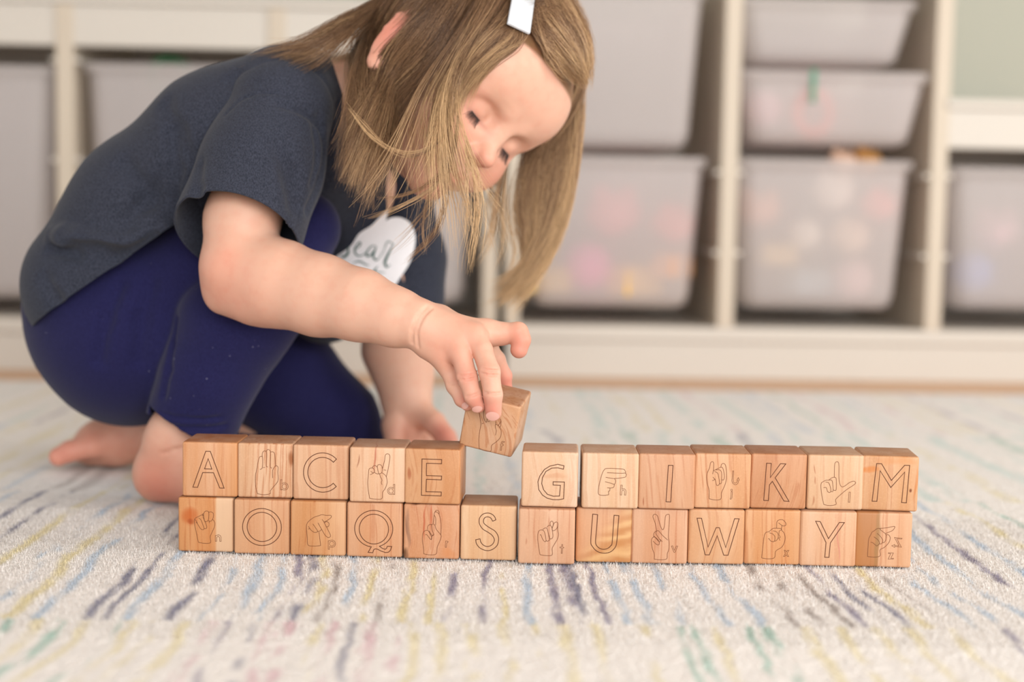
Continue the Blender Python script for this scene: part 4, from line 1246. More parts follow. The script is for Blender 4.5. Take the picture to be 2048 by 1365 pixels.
# ears
for sg in (-1, 1):
    ec = H(sg * 74, -70, -9)
    t_ = HL * sg; back_ = -HFw
    ex_ = (HFw * -0.92 + t_ * 0.40); ex_ /= np.linalg.norm(ex_)
    eu_ = HU * .97 + HFw * -.2; eu_ = eu_ - (eu_ @ ex_) * ex_; eu_ /= np.linalg.norm(eu_); en_ = np.cross(ex_, eu_)
    EM = np.stack([ex_, eu_, en_])
    q = lambda a, b_, c_=0: ec + (ex_ * a + eu_ * b_ + en_ * c_ * sg) * mm
    head.ell(q(3, 0), np.array([15, 26, 4]) * mm, EM, .004)
    rim = [(-6, 8), (-6, 20), (2, 29), (12, 27), (18, 16), (17, 2), (11, -12), (4, -21)]
    w_ = [q(a, b_, -2.5) for a, b_ in rim]
    head.chain([(p_, .0034) for p_ in w_], .002)
    head.ell(q(2, -23), np.array([7, 8, 4.5]) * mm, EM, .004)
    head.ell(q(4, 3, 5.2), np.array([8, 15, 3.6]) * mm, EM, .002, True); head.ell(q(4, 3, -5.2), np.array([8, 15, 3.6]) * mm, EM, .002, True)


def head_col(V, C):
    q = (V - E0) @ HM.T * 1000
    x, y, z = q[:, 0], q[:, 1], q[:, 2]
    hairc = np.array(srgb(128, 96, 66)[:3])
    # hairline: behind this the scalp is covered
    lim = -15 - np.clip((50 - z) * .42, -40, 60) - 0.003 * x * x
    f = np.clip((lim - y) / 8, 0, 1) * np.clip((z + 18 - np.clip(-(y + 100), 0, 40) * -1.0) / 10, 0, 1)
    f = np.maximum(f, np.clip((-34 - y) / 8, 0, 1) * np.clip((z + 42) / 10, 0, 1) * (y > -60) * np.clip((np.abs(x) - 30) / 10, 0, 1))
    f = np.where(z > 48, np.maximum(f, np.clip((-14 - y + (z - 50) * 2.5) / 9, 0, 1)), f)
    ear = (np.abs(x) > 66) & (np.abs(z + 10) < 34) & (y > -96) & (y < -52)
    f = np.where(ear, 0, f)
    f = np.where((y < -112) & (z > -40), 1, f)
    C = C * (1 - f[:, None]) + hairc * f[:, None]
    lips = np.exp(-((x / 15) ** 4 + ((z + 50.5) / 5.2) ** 4)) * (y > -12)
    C = C * (1 - .6 * lips[:, None]) + np.array(srgb(206, 100, 96)[:3]) * .6 * lips[:, None]
    for sg in (-1, 1):
        br = np.exp(-(((x - sg * 26) / 14) ** 4 + ((z - 15 + .004 * (x - sg * 22) ** 2) / 3.0) ** 2)) * (y > -20)
        C = C * (1 - .22 * br[:, None]) + np.array(srgb(150, 104, 72)[:3]) * .22 * br[:, None]
        ld = np.exp(-(((x - sg * 24) / 13) ** 4 + ((z + 8.5) / 2.2) ** 2)) * (y > -14)
        C = C * (1 - .5 * ld[:, None]) + np.array(srgb(150, 96, 90)[:3]) * .5 * ld[:, None]
    return C


add_part(head, .0013, [(H(-34, -5, -28), .022, C_PINK, .55), (H(34, -5, -28), .022, C_PINK, .55), (H(0, 16, -27), .010, C_PINK, .6), (H(-76, -76, -5), .030, C_RED, .6), (H(0, 0, -70), .02, C_PINK, .4),
                         (H(-40, -5, 0), .014, C_PINK, .3), (H(0, 10, 40), .05, C_PINK, .10)], head_col)

# ---------------------------------------------------------------- trunk and legs under the clothes
core = SDF()
core.chain(ch((235, 600, .26, 105), (320, 440, .255, 95), (470, 320, .245, 95), (600, 250, .225, 80), (665, 210, .215, 60)), .03)
core.chain(ch((235, 620, .23, 90), (420, 520, .21, 85), (600, 455, .20, 55), (470, 650, .175, 70), (395, 820, .18, 48)), .02)
core.chain(ch((240, 640, .32, 90), (500, 730, .36, 75), (690, 830, .37, 45), (420, 850, .35, 40)), .02)
core.chain(ch((600, 250, .225, 70), (780, 420, .30, 55)), .02)
add_part(core, .005)

V = np.vstack(parts_V); Q = np.vstack(parts_Q); C = np.vstack(parts_C)
V[:, 2] = np.maximum(V[:, 2], 0.0012)                 # soles and palm rest on the wool
body = np_obj('body', V, Q, SKIN)
set_col(body, C); own(body)

# nails
NAIL = plain('nail', srgb(216, 164, 150), 0.3, spec=0.6)


def nail(fn, px, py, w, h, dirp):
    """a small curved plate lying on the fingertip; dirp = second photo point giving its long axis"""
    c = hit(fn, px, py)
    d = 0.0006
    g = np.array([float(fn((c + np.eye(3)[i] * d)[None])[0] - fn((c - np.eye(3)[i] * d)[None])[0]) for i in range(3)]); g /= np.linalg.norm(g)
    ax = hit(fn, *dirp) - c; ax -= (ax @ g) * g; ax /= np.linalg.norm(ax); sd = np.cross(g, ax)
    bm = bmesh.new(); N, Mm = 10, 10; gr = []
    for i in range(N + 1):
        row = []
        for j in range(Mm + 1):
            u, v = i / N * 2 - 1, j / Mm * 2 - 1
            uu = u * math.sqrt(1 - v * v / 2); vv = v * math.sqrt(1 - u * u / 2)
            z = 0.0011 * (1 - .9 * uu * uu - .35 * vv * vv) - 0.0005
            row.append(bm.verts.new(c + sd * uu * w * mm / 2 + ax * vv * h * mm / 2 + g * z))
        gr.append(row)
    for i in range(N):
        for j in range(Mm): bm.faces.new((gr[i][j], gr[i + 1][j], gr[i + 1][j + 1], gr[i][j + 1]))
    o = bm_obj('fingernail', bm, NAIL, None, True); own(o)


nail(hand, 985, 833, 9.6, 7.0, (985, 822))
nail(hand, 954, 819, 8.0, 5.0, (951, 812))
nail(hand, 930, 812, 6.2, 4.6, (927, 806))

# lashes
LASH = plain('eyelash', srgb(66, 50, 44), 0.6)
IRIS = plain('eye_dark', srgb(58, 52, 54), 0.12, spec=.8)


def tubes(name, curves, radii, cols, mat, sides=3, parent=None, kind=None):
    """many tapering strands in one mesh; curves: (n, K, 3), radii: (n, K)"""
    n, K, _ = curves.shape
    T = np.gradient(curves, axis=1); T /= np.linalg.norm(T, axis=2, keepdims=True) + 1e-9
    A = np.cross(T, np.array([0.31, 0.83, 0.46])); A /= np.linalg.norm(A, axis=2, keepdims=True) + 1e-9
    B = np.cross(T, A)
    V = []
    for s_ in range(sides):
        a = 2 * np.pi * s_ / sides
        V.append(curves + (A * math.cos(a) + B * math.sin(a)) * radii[..., None])
    V = np.stack(V, 2)                              # n, K, sides, 3
    idx = np.arange(n * K * sides).reshape(n, K, sides)
    F_ = []
    for s_ in range(sides):
        s2 = (s_ + 1) % sides
        F_.append(np.stack([idx[:, :-1, s_], idx[:, :-1, s2], idx[:, 1:, s2], idx[:, 1:, s_]], -1).reshape(-1, 4))
    o = np_obj(name, V.reshape(-1, 3), np.vstack(F_), mat)
    if cols is not None: set_col(o, np.repeat(cols.reshape(-1, 3), sides, 0))
    return o


for sg, nm in ((-1, 'near'), (1, 'far')):
    cs, rs = [], []
    c0 = H(sg * 24, -11, -2)
    def lid(a, b_, r=12.4):      # a: sideways angle, b_: downwards angle, on the lid ball
        a, b_ = R(a), R(b_)
        return c0 + (HL * math.sin(a) * math.cos(b_) + HFw * math.cos(a) * math.cos(b_) - HU * math.sin(b_)) * r * mm
    for i in range(46):
        a = -52 + 104 * i / 45 + rng.uniform(-1.5, 1.5)
        b0_ = 24 + 6 * math.cos(R(a * 1.6)) + rng.uniform(-1.5, 1.5)
        p0 = lid(a, b0_, 12.0)
        out_ = lid(a * 1.25, b0_ + 14, 12.4 + rng.uniform(5, 7.5))
        p1 = (p0 + out_) / 2 - HU * .0008
        t = np.linspace(0, 1, 6)[:, None]
        cs.append(p0 * (1 - t) ** 2 + 2 * p1 * t * (1 - t) + out_ * t * t); rs.append(np.linspace(.00026, .00006, 6))
    # the lid margin itself
    o = tubes('eyelashes', np.array(cs), np.array(rs), None, LASH); own(o)
    ml = np.array([[lid(-58 + 116 * i / 23, 24 + 6 * math.cos(R((-58 + 116 * i / 23) * 1.6)), 12.15) for i in range(24)]])
    o = tubes('lid_line', ml, np.full((1, 24), .00065) * np.sin(np.linspace(.25, 2.9, 24)), None, LASH, 6); own(o)

# ---------------------------------------------------------------- leggings
LEG = cloth('navy_leggings', srgb(31, 30, 66), srgb(38, 38, 78), (1400, 1400, 500), 0.3, lint=.75)
hipN, hipF = (250, 655, .235, 158), (255, 650, .33, 145)
near = SDF()
near.chain(ch(hipN, (300, 640, .235, 160), (450, 525, .215, 128), (600, 455, .20, 76)), .03)
near.cap(P(200, 640, .25), P(260, 700, .25), 125 * mpp(.25), 135 * mpp(.25), .04)
near.chain(ch((210, 560, .24, 130), (255, 640, .24, 150)), .04)
nlow = SDF()
nlow.chain(ch((606, 458, .195, 72), (540, 560, .180, 98), (468, 650, .170, 104), (418, 755, .172, 88), (384, 845, .178, 80), (370, 905, .180, 76)), .02)
nlow.k = .007
far_ = SDF()
far_.chain(ch(hipF, (420, 670, .345, 130), (560, 755, .355, 105), (668, 850, .362, 84), (708, 905, .362, 60)), .03)
far_.k = .012
ffar = SDF(); ffar.chain(ch((690, 900, .37, 62), (560, 905, .375, 66), (420, 885, .36, 62), (340, 868, .35, 54)), .03); ffar.k = .01
leg = Fan(near, [nlow, far_, ffar])
# folds: behind the knee, at the hip, down the shin
groove(leg, [(352, 640), (343, 690), (336, 740), (326, 790)], .0022, .006)
groove(leg, [(240, 570), (212, 640), (198, 720)], .0010, .012)
groove(leg, [(300, 570), (284, 640), (278, 720)], .0008, .014)
groove(leg, [(322, 828), (370, 838), (440, 836)], .0007, .004)
groove(leg, [(330, 850), (390, 858), (450, 852)], .0010, .004)


def cutmesh(name, V, Q, cuts, mat, thick=.0014):
    """trim an implicit surface by planes (each limited by a test), then give the cloth its thickness"""
    me = bpy.data.meshes.new('tmp'); me.from_pydata(V.tolist(), [], Q.tolist())
    bm = bmesh.new(); bm.from_mesh(me); bpy.data.meshes.remove(me)
    for co, no, test in cuts:
        fs = [f for f in bm.faces if test(f.calc_center_median())]
        geom = list({v for f in fs for v in f.verts}) + list({e for f in fs for e in f.edges}) + fs
        r = bmesh.ops.bisect_plane(bm, geom=geom, plane_co=co, plane_no=no, clear_outer=True)
    o = bm_obj(name, bm, mat, None, True)
    so = o.modifiers.new('thickness', 'SOLIDIFY'); so.thickness = thick; so.offset = -1
    return own(o)


V_, Q_ = surface(leg, .0022)
V_[:, 2] = np.maximum(V_[:, 2], 0.0016)
hemc = P(381, 850, .178); hemn = P(364, 905, .180) - P(384, 845, .178); hemn /= np.linalg.norm(hemn)
hemn = hemn + np.array([-.25, -.10, 0]); hemn /= np.linalg.norm(hemn)
shin_ax = P(370, 905, .180) - P(384, 845, .178); shin_ax /= np.linalg.norm(shin_ax)
anc = P(345, 868, .35)
leggings = cutmesh('leggings', V_, Q_, [
    (hemc, hemn, lambda c: np.linalg.norm(np.cross(np.array(c) - hemc, shin_ax)) < .0400 and not (c.x < P(322, 800, .2)[0] and c.z > P(300, 822, .2)[2]) and (np.array(c) - hemc) @ shin_ax > -.03),
    (anc, np.array([-1.0, 0, 0.15]), lambda c: c.y > .31 and c.z < .075 and c.x < anc[0] + .02)], LEG)
tag(leggings, 'navy blue cotton leggings')

# ---------------------------------------------------------------- shirt
SHIRT = cloth('heathered_navy_jersey', srgb(41, 44, 54), srgb(62, 66, 79), (1500, 1500, 520), 0.4)
sh = SDF()
sh.chain(ch((200, 572, .215, 152), (300, 425, .205, 142), (448, 292, .188, 138), (560, 208, .165, 112)), .03)
sh.chain(ch((205, 570, .31, 145), (310, 440, .315, 132), (500, 350, .31, 120), (640, 300, .27, 110)), .03)
sh.chain(ch((460, 330, .25, 135), (610, 260, .225, 120), (672, 212, .215, 74)), .03)
sh.chain(ch((600, 330, .245, 105), (742, 425, .305, 92), (790, 400, .31, 74)), .03)
sh.chain(ch((742, 440, .31, 92), (740, 520, .315, 88), (650, 610, .30, 78)), .03)
sh.cap(P(588, 150, .19), P(592, 128, .20), 42 * mpp(.19), 34 * mpp(.19), .03)
shf = Fan(sh, [])
# drapery: ridges and hollows
rdg = [hit(shf, *p, -.001) for p in ((104, 470), (130, 476), (160, 484), (205, 492), (240, 494), (280, 480), (330, 458))]
sh.chain([(p, r) for p, r in zip(rdg, (.004, .007, .0085, .0085, .008, .006, .004))], .010)
for pts, r in (([(150, 508), (190, 514), (232, 518)], .011), ([(100, 500), (150, 508)], .005), ([(232, 518), (275, 506), (310, 480)], .006)):
    groove(shf, pts, r, .006, .001)
groove(shf, [(330, 210), (352, 262), (372, 310)], .0022, .014)
groove(shf, [(250, 330), (300, 390), (352, 420)], .0015, .016)
groove(shf, [(655, 200), (662, 260), (660, 320), (650, 370)], .0026, .007)
groove(shf, [(678, 210), (690, 280), (684, 340)], .0022, .007)
groove(shf, [(470, 160), (500, 190), (520, 220)], .002, .016)
groove(shf, [(330, 350), (300, 400), (250, 440)], .0016, .014)
groove(shf, [(345, 270), (352, 340), (350, 400)], .0022, .010)
groove(shf, [(90, 560), (110, 600), (120, 630)], .0016, .012)
V_, Q_ = surface(shf, .0024)
hp1, hp2 = P(75, 660, .24), P(400, 432, .20)
hv = hp2 - hp1; cn = np.cross(hv, np.array([.0, 1.0, .02])); cn /= np.linalg.norm(cn)
if cn[2] > 0: cn = -cn
nk = P(668, 196, .215); nkn = H(0, -98, -28) - P(655, 215, .215); nkn /= np.linalg.norm(nkn)
shirt = cutmesh('shirt', V_, Q_, [
    (hp1, cn, lambda c: c.x < P(520, 500, .2)[0]),
    (nk + nkn * .024, nkn, lambda c: True)], SHIRT, .0013)
tag(shirt, 'dark heathered navy short sleeved jersey shirt')
# near sleeve: its own piece of cloth, set in at the shoulder seam
sl = SDF()
sl.chain(ch((562, 222, .150, 104), (522, 340, .128, 113), (478, 458, .108, 116), (462, 520, .100, 116)), .02)
slf = Fan(sl, [])
groove(slf, [(640, 235), (652, 300), (642, 360), (616, 420)], .0018, .008)
groove(slf, [(560, 210), (610, 225), (640, 260)], .0014, .006)
groove(slf, [(398, 330), (392, 380), (384, 420)], .0016, .010)
groove(slf, [(628, 250), (636, 310), (624, 370)], .0012, .006)
groove(slf, [(450, 230), (480, 200), (520, 185), (570, 190)], .0009, .002)
groove(slf, [(560, 300), (585, 350), (590, 410)], .0014, .016)
groove(slf, [(372, 430), (440, 418), (520, 422), (584, 452)], .0007, .0018)
V_, Q_ = surface(slf, .0022)
cuff = P(476, 452, .095); cn2 = P(462, 520, .100) - P(522, 340, .128); cn2 /= np.linalg.norm(cn2)
cn2 = cn2 + np.array([0.02, -.42, 0.0]); cn2 /= np.linalg.norm(cn2)
sleeve = cutmesh('sleeve', V_, Q_, [(cuff, cn2, lambda c: True)], SHIRT, .0013)
sleeve.matrix_parent_inverse = Matrix.Identity(4); sleeve.parent = shirt
# far sleeve
sl2 = SDF(); sl2.chain(ch((786, 405, .305, 80), (812, 520, .325, 72), (806, 610, .33, 72), (806, 660, .33, 72)), .02)
V_, Q_ = surface(sl2, .0028)
c2_ = P(806, 612, .33)
sleeve2 = cutmesh('sleeve', V_, Q_, [(c2_, np.array([0, 0.1, -1.0]), lambda c: True)], SHIRT, .0013)
sleeve2.matrix_parent_inverse = Matrix.Identity(4); sleeve2.parent = shirt

# print on the chest
PRINT = plain('white_print', srgb(238, 238, 242), 0.7, 0.02, 300)
INK = plain('green_ink', srgb(48, 92, 84), 0.7)


def patch(name, outline, mat, off, fn):
    """flat print laid on the cloth: outline in photo points, every vertex found on the cloth surface"""
    o2 = catmull(outline, 5, True) if name == 'chest_print' else np.array(outline, float)
    c = o2.mean(0); rings = 7; bm = bmesh.new(); prev = None
    cv = bm.verts.new(hit(fn, *c, off)); N = len(o2)
    for k_ in range(1, rings + 1):
        rg = [bm.verts.new(hit(fn, *(c + (p_ - c) * k_ / rings), off)) for p_ in o2]
        for i in range(N):
            j = (i + 1) % N
            if prev is None: bm.faces.new((cv, rg[i], rg[j]))
            else: bm.faces.new((prev[i], rg[i], rg[j], prev[j]))
        prev = rg
    bmesh.ops.recalc_face_normals(bm, faces=bm.faces)
    o = bm_obj(name, bm, mat, None, True); o.parent = shirt; return o


cp = patch('chest_print', [(776, 420), (769, 443), (782, 436), (803, 436), (822, 449), (831, 478), (822, 520), (800, 556), (784, 574), (740, 580), (690, 560), (664, 524), (700, 494), (718, 468), (742, 452), (758, 436)], PRINT, .0009, shf)


def stroke_on(fn, lines, off, mat, name):
    V2, F2 = [], []
    for pts, w0, w1 in lines:
        p = catmull(pts, 5); n = len(p)
        ww = w0 + (w1 - w0) * np.sin(np.linspace(0, np.pi, n)) ** 1.5
        for i in range(n):
            a = p[max(i - 1, 0)]; b_ = p[min(i + 1, n - 1)]; d = (b_ - a) / (np.hypot(*(b_ - a)) + 1e-9); nn = np.array([-d[1], d[0]])
            V2.append(hit(fn, *(p[i] + nn * ww[i]), off)); V2.append(hit(fn, *(p[i] - nn * ww[i]), off))
            if i < n - 1:
                o_ = len(V2) - 2; F2.append((o_, o_ + 1, o_ + 3, o_ + 2))
    o = mesh_obj(name, V2, F2, mat, None, True); o.parent = shirt; return o


tt = lambda pts: [(640 + a / 5.69, 380 + b_ / 5.69) for a, b_ in pts]
stroke_on(shf, [
    (tt([(310, 650), (325, 690), (305, 740), (265, 765), (235, 745)]), .7, 2.6),
    (tt([(460, 600), (440, 600), (405, 650), (395, 700), (420, 745), (470, 750), (520, 720)]), .7, 1.6), (tt([(400, 680), (450, 640), (462, 605), (435, 595)]), .7, 1.4),
    (tt([(640, 640), (590, 640), (545, 690), (525, 740), (550, 755), (590, 730), (625, 680), (645, 645)]), .7, 1.8), (tt([(645, 645), (620, 710), (605, 760), (640, 800), (680, 770)]), .7, 2.0),
    (tt([(680, 770), (730, 690), (760, 600), (790, 590), (830, 615), (845, 620)]), .6, .9), (tt([(840, 620), (800, 690), (760, 770), (740, 830), (760, 880), (800, 850)]), .7, 2.6),
    (tt([(375, 835), (420, 815), (470, 820), (520, 850), (560, 860)]), .7, 1.5), (tt([(655, 870), (620, 920), (580, 980), (560, 1010)]), .7, 2.2), (tt([(600, 930), (650, 935), (740, 945)]), .6, 1.0),
    (tt([(390, 905), (405, 915)]), .6, 1.0), (tt([(505, 910), (515, 920)]), .6, 1.0)], .0015, INK, 'print_lettering')

# ---------------------------------------------------------------- hair
m, nt, b = mat_new('hair')
at = nd(nt, 'ShaderNodeAttribute'); at.attribute_name = 'tint'
nt.links.new(at.outputs['Color'], b.inputs['Base Color'])
b.inputs['Roughness'].default_value = 0.38; b.inputs['Specular IOR Level'].default_value = 0.45
b.inputs['Anisotropic'].default_value = 0.4
HAIR = m
hel = SDF(); hel.ell(H(0, -80, 32), np.array([70, 88, 76]) * mm, HM, .01)
hel_c = H(0, -80, 32)


def hp(px, py, off):
    """a point lying off mm above the skull at this place"""
    d = _f * FPX + _r * (px - 1024) - _u * (py - 682.5); d = d / np.linalg.norm(d)
    o = (CAM - hel_c) @ HM.T / (np.array([70, 88, 76]) * mm + off * mm); dd = d @ HM.T / (np.array([70, 88, 76]) * mm + off * mm)
    a = dd @ dd; b_ = o @ dd; c = o @ o - 1; q_ = b_ * b_ - a * c
    t = (-b_ - math.sqrt(q_)) / a if q_ > 0 else -b_ / a
    p = CAM + d * t
    if q_ <= 0:                                        # beyond the outline of the head: bring it back onto the crown
        w_ = (p - hel_c) @ HM.T / (np.array([70, 88, 76]) * mm + off * mm); p = hel_c + (p - hel_c) / np.linalg.norm(w_)
    dv = p - hel_c; dv /= np.linalg.norm(dv)
    for _ in range(3):
        lack = off * .5 * mm + .0005 - float(head(p[None])[0])
        if lack <= 0: break
        p = p + dv * lack
    return p


def he(az, el, off=8):
    """a point on the hair cap: az 0 = her face, 90 = her right, 180 = the back of the head; el 90 = the crown"""
    a, e = R(az), R(el)
    l = np.array([-math.sin(a) * math.cos(e), math.cos(a) * math.cos(e), math.sin(e)])
    return hel_c + (l * (np.array([72, 90, 78]) + off) * mm) @ HM


def gp(p):
    if p[0] == 'e': return he(*p[1:])
    if p[0] == 'l': return H(*p[1:])
    return hp(p[0], p[1], p[3]) if len(p) == 4 else P(*p)


ROOT = np.array(srgb(86, 62, 44)[:3]); MIDC = np.array(srgb(146, 112, 82)[:3]); TIPC = np.array(srgb(220, 184, 138)[:3])
H_cur, H_rad, H_col = [], [], []
KS = 14


def sheet(guides, n, jit=.0022, fray=.006, tone=(0, 1), clump=14, rad=.00016, wave=.0022, olen=(.82, 1.05), taper=(.85, .2)):
    G_ = [catmull([gp(p) for p in g], 8) for g in guides]
    G_ = [np.array([[np.interp(s, np.linspace(0, 1, len(g)), g[:, i]) for i in range(3)] for s in np.linspace(0, 1, KS)]) for g in G_]
    G_ = np.array(G_)
    ng = len(G_)
    cl = rng.uniform(0, ng - 1, max(2, n // clump)); cl_off = rng.normal(0, 1, (len(cl), 3)) * jit; cl_tip = rng.normal(0, 1, (len(cl), 3)) * fray
    cl_tone = rng.uniform(-.24, .26, len(cl)); cl_len = rng.uniform(.62, 1.06, len(cl))
    w = rng.integers(0, len(cl), n)
    s = np.linspace(0, 1, KS)
    own_len = rng.uniform(*olen, n)
    u0 = np.clip(cl[w] + rng.normal(0, .10, n) * 1.0, 0, ng - 1.0001)
    ur = np.clip(rng.uniform(0, ng - 1, n), 0, ng - 1.0001)
    out = np.zeros((n, KS, 3))
    for kk in range(KS):
        mixk = min(1, s[kk] * 2.2)
        u = ur * (1 - mixk) + u0 * mixk
        i = u.astype(int); f = (u - i)[:, None]
        ln_ = s[kk] * np.minimum(1, cl_len[w] * own_len)
        kf = ln_ * (KS - 1); k0 = kf.astype(int).clip(0, KS - 2); kf = (kf - k0)[:, None]
        a = G_[i, k0] * (1 - kf) + G_[i, k0 + 1] * kf; b_ = G_[i + 1, k0] * (1 - kf) + G_[i + 1, k0 + 1] * kf
        out[:, kk] = a * (1 - f) + b_ * f
        out[:, kk] += cl_off[w] * min(1, s[kk] * 3) + cl_tip[w] * s[kk] ** 2.5 + rng.normal(0, 1, (n, 3)) * jit * .35 * (.4 + s[kk])
    own_ = rng.normal(0, 1, (n, 3)) * jit * .6
    ph = rng.uniform(0, 6.28, len(cl)); wv_ = rng.normal(0, 1, (len(cl), 3)) * wave; wv2 = rng.normal(0, 1, (n, 3)) * wave * .35; ph2 = rng.uniform(0, 6.28, n)
    amp = (np.clip(s - .25, 0, 1) * 1.4)[None, :, None]
    out += wv_[w][:, None, :] * (np.sin(s[None] * 7 + ph[w][:, None]) - np.sin(ph[w][:, None] + 1.7))[..., None] * amp
    out += wv2[:, None, :] * (np.sin(s[None] * 9 + ph2[:, None]) - np.sin(ph2[:, None] + 2.2))[..., None] * amp
    out += own_[:, None, :] * np.clip(s * 2, 0.15, 1)[None, :, None]
    # smooth the private wobble
    out[:, 1:-1] = (out[:, :-2] + 2 * out[:, 1:-1] + out[:, 2:]) / 4
    out[:, 1:-1] = (out[:, :-2] + 2 * out[:, 1:-1] + out[:, 2:]) / 4
    r = rad * np.interp(s, [0, .15, .75, 1], [.9, 1, taper[0], taper[1]])[None] * rng.uniform(.7, 1.25, (n, 1))
    tn = np.clip(tone[0] + (tone[1] - tone[0]) * s[None] + cl_tone[w][:, None] + rng.uniform(-.2, .2, (n, 1)), 0, 1)
    c = np.where(tn[..., None] < .5, ROOT + (MIDC - ROOT) * (tn[..., None] * 2), MIDC + (TIPC - MIDC) * (tn[..., None] * 2 - 1))
    H_cur.append(out); H_rad.append(np.broadcast_to(r, (n, KS))); H_col.append(c)


h = 'h'
# from the crown back over the shoulder
sheet([[(900, -190, h, 9), (800, -110, h, 10), (725, -30, h, 9), (672, 42, .15), (610, 88, .135), (550, 106, .135), (484, 122, .14)],
       [(920, -170, h, 9), (815, -80, h, 10), (745, 0, h, 9), (702, 62, .135), (655, 100, .125), (622, 116, .125), (590, 128, .13)]], 700, tone=(.0, .55), fray=.005, jit=.0015)
# down behind the ear
sheet([[(925, -165, h, 9), (820, -75, h, 10), (752, 5, h, 9), (722, 70, h, 9), (717, 130, .12), (712, 200, .11), (712, 270, .105), (706, 325, .10), (690, 352, .10)],
       [(935, -150, h, 9), (832, -60, h, 10), (764, 10, h, 9), (734, 80, h, 9), (726, 150, .115), (720, 220, .105), (720, 290, .10), (702, 352, .10)],
       [(950, -140, h, 9), (850, -60, h, 10), (790, -10, h, 9), (752, 45, h, 9), (738, 110, h, 9), (736, 180, .105), (730, 260, .10), (722, 340, .10)]], 2400, tone=(.0, .45), fray=.006)
# over the temple, across the ear's front half, back under the jaw
sheet([[(960, -150, h, 9), (900, -60, h, 11), (856, 8, h, 14), (822, 58, h, 15), (797, 104, h, 14), (776, 150, h, 10), (750, 195, .095), (728, 235, .09), (716, 285, .09), (708, 330, .09), (690, 358, .09)],
       [(970, -130, h, 9), (914, -40, h, 11), (872, 25, h, 13), (838, 82, h, 13), (808, 132, h, 11), (784, 176, h, 9), (758, 218, .088), (738, 262, .085), (724, 312, .085), (712, 360, .085)],
       [(978, -110, h, 9), (930, -20, h, 10), (892, 45, h, 10), (856, 108, h, 9), (822, 160, h, 8), (792, 208, h, 8), (764, 252, .085), (744, 300, .08), (730, 345, .08), (722, 385, .08)],
       [(985, -90, h, 9), (945, 0, h, 10), (908, 70, h, 8), (872, 132, h, 7), (838, 184, h, 7), (808, 228, h, 7), (782, 276, .078), (764, 324, .078), (756, 366, .078), (742, 390, .078)]], 3200, tone=(.0, .60), fray=.006)
sheet([[(985, -90, h, 9), (944, 10, h, 10), (902, 80, h, 8), (862, 146, h, 7), (830, 205, h, 6), (806, 262, .076), (790, 320, .074), (786, 370, .074), (770, 420, .074)],
       [(990, -85, h, 9), (950, 15, h, 9), (910, 90, h, 8), (874, 155, h, 7), (848, 220, h, 6), (830, 290, .070), (822, 350, .068), (822, 400, .068), (800, 440, .068)]], 70, tone=(.0, .8), fray=.012, clump=6)
# sparse strands over the cheek
sheet([[(990, -80, h, 9), (950, 20, h, 9), (912, 98, h, 8), (876, 165, h, 6), (852, 240, .07), (838, 320, .066), (826, 390, .066), (790, 446, .066)],
       [(995, -70, h, 9), (958, 25, h, 9), (918, 103, h, 7), (886, 172, h, 5), (872, 250, .066), (866, 330, .060), (862, 400, .058), (836, 462, .058)]], 90, tone=(.1, 1.0), fray=.014, clump=5)
# the strands that frame the face
sheet([[(992, -70, h, 9), (962, 10, h, 10), (920, 82, h, 9), (886, 150, h, 7), (866, 220, h, 5), (866, 300, .060), (878, 380, .058), (872, 440, .058), (862, 474, .058)],
       [(1002, -45, h, 9), (974, 26, h, 9), (932, 90, h, 8), (898, 150, h, 6), (882, 225, .066), (892, 310, .060), (912, 390, .058), (926, 440, .058), (930, 482, .058)],
       [(1012, -10, h, 9), (986, 46, h, 8), (942, 98, h, 6), (908, 158, h, 5), (896, 230, .068), (908, 310, .063), (938, 390, .060), (962, 450, .062), (966, 490, .062)]], 340, tone=(.1, 1.15), fray=.010, clump=8)
# the crown and the back of the head
sheet([[('e', az, 86, 7), ('e', az, 66, 9), ('e', az, 44, 10), ('e', az, 20, 10), ('e', az, -4, 9), ('e', az, -22, 8), ('e', az + (180 - az) * .25, -40, 4)] for az in (84, 108, 132, 156, 180, 204, 228, 252, 276)], 3600, tone=(.05, .5), fray=.003, wave=.001, rad=.00026, olen=(1, 1.2))
sheet([[('e', az, 86, 7), ('e', az, 72, 9), ('e', az, 58, 9), ('e', az + 8, 46, 9), ('e', az + 14, 34, 9)] for az in (26, 50, 74, 98)], 500, tone=(.05, .5), fray=.002, wave=.001, rad=.00024, olen=(1, 1.2))
sheet([[('e', az, 86, 7), ('e', az, 70, 9), ('e', az - 6, 50, 10), ('e', az - 12, 30, 10), ('e', az - 16, 8, 9), ('e', az - 16, -8, 9)] for az in (276, 300, 322)], 900, tone=(.05, .6), fray=.003, wave=.001, rad=.00024, olen=(1, 1.2))
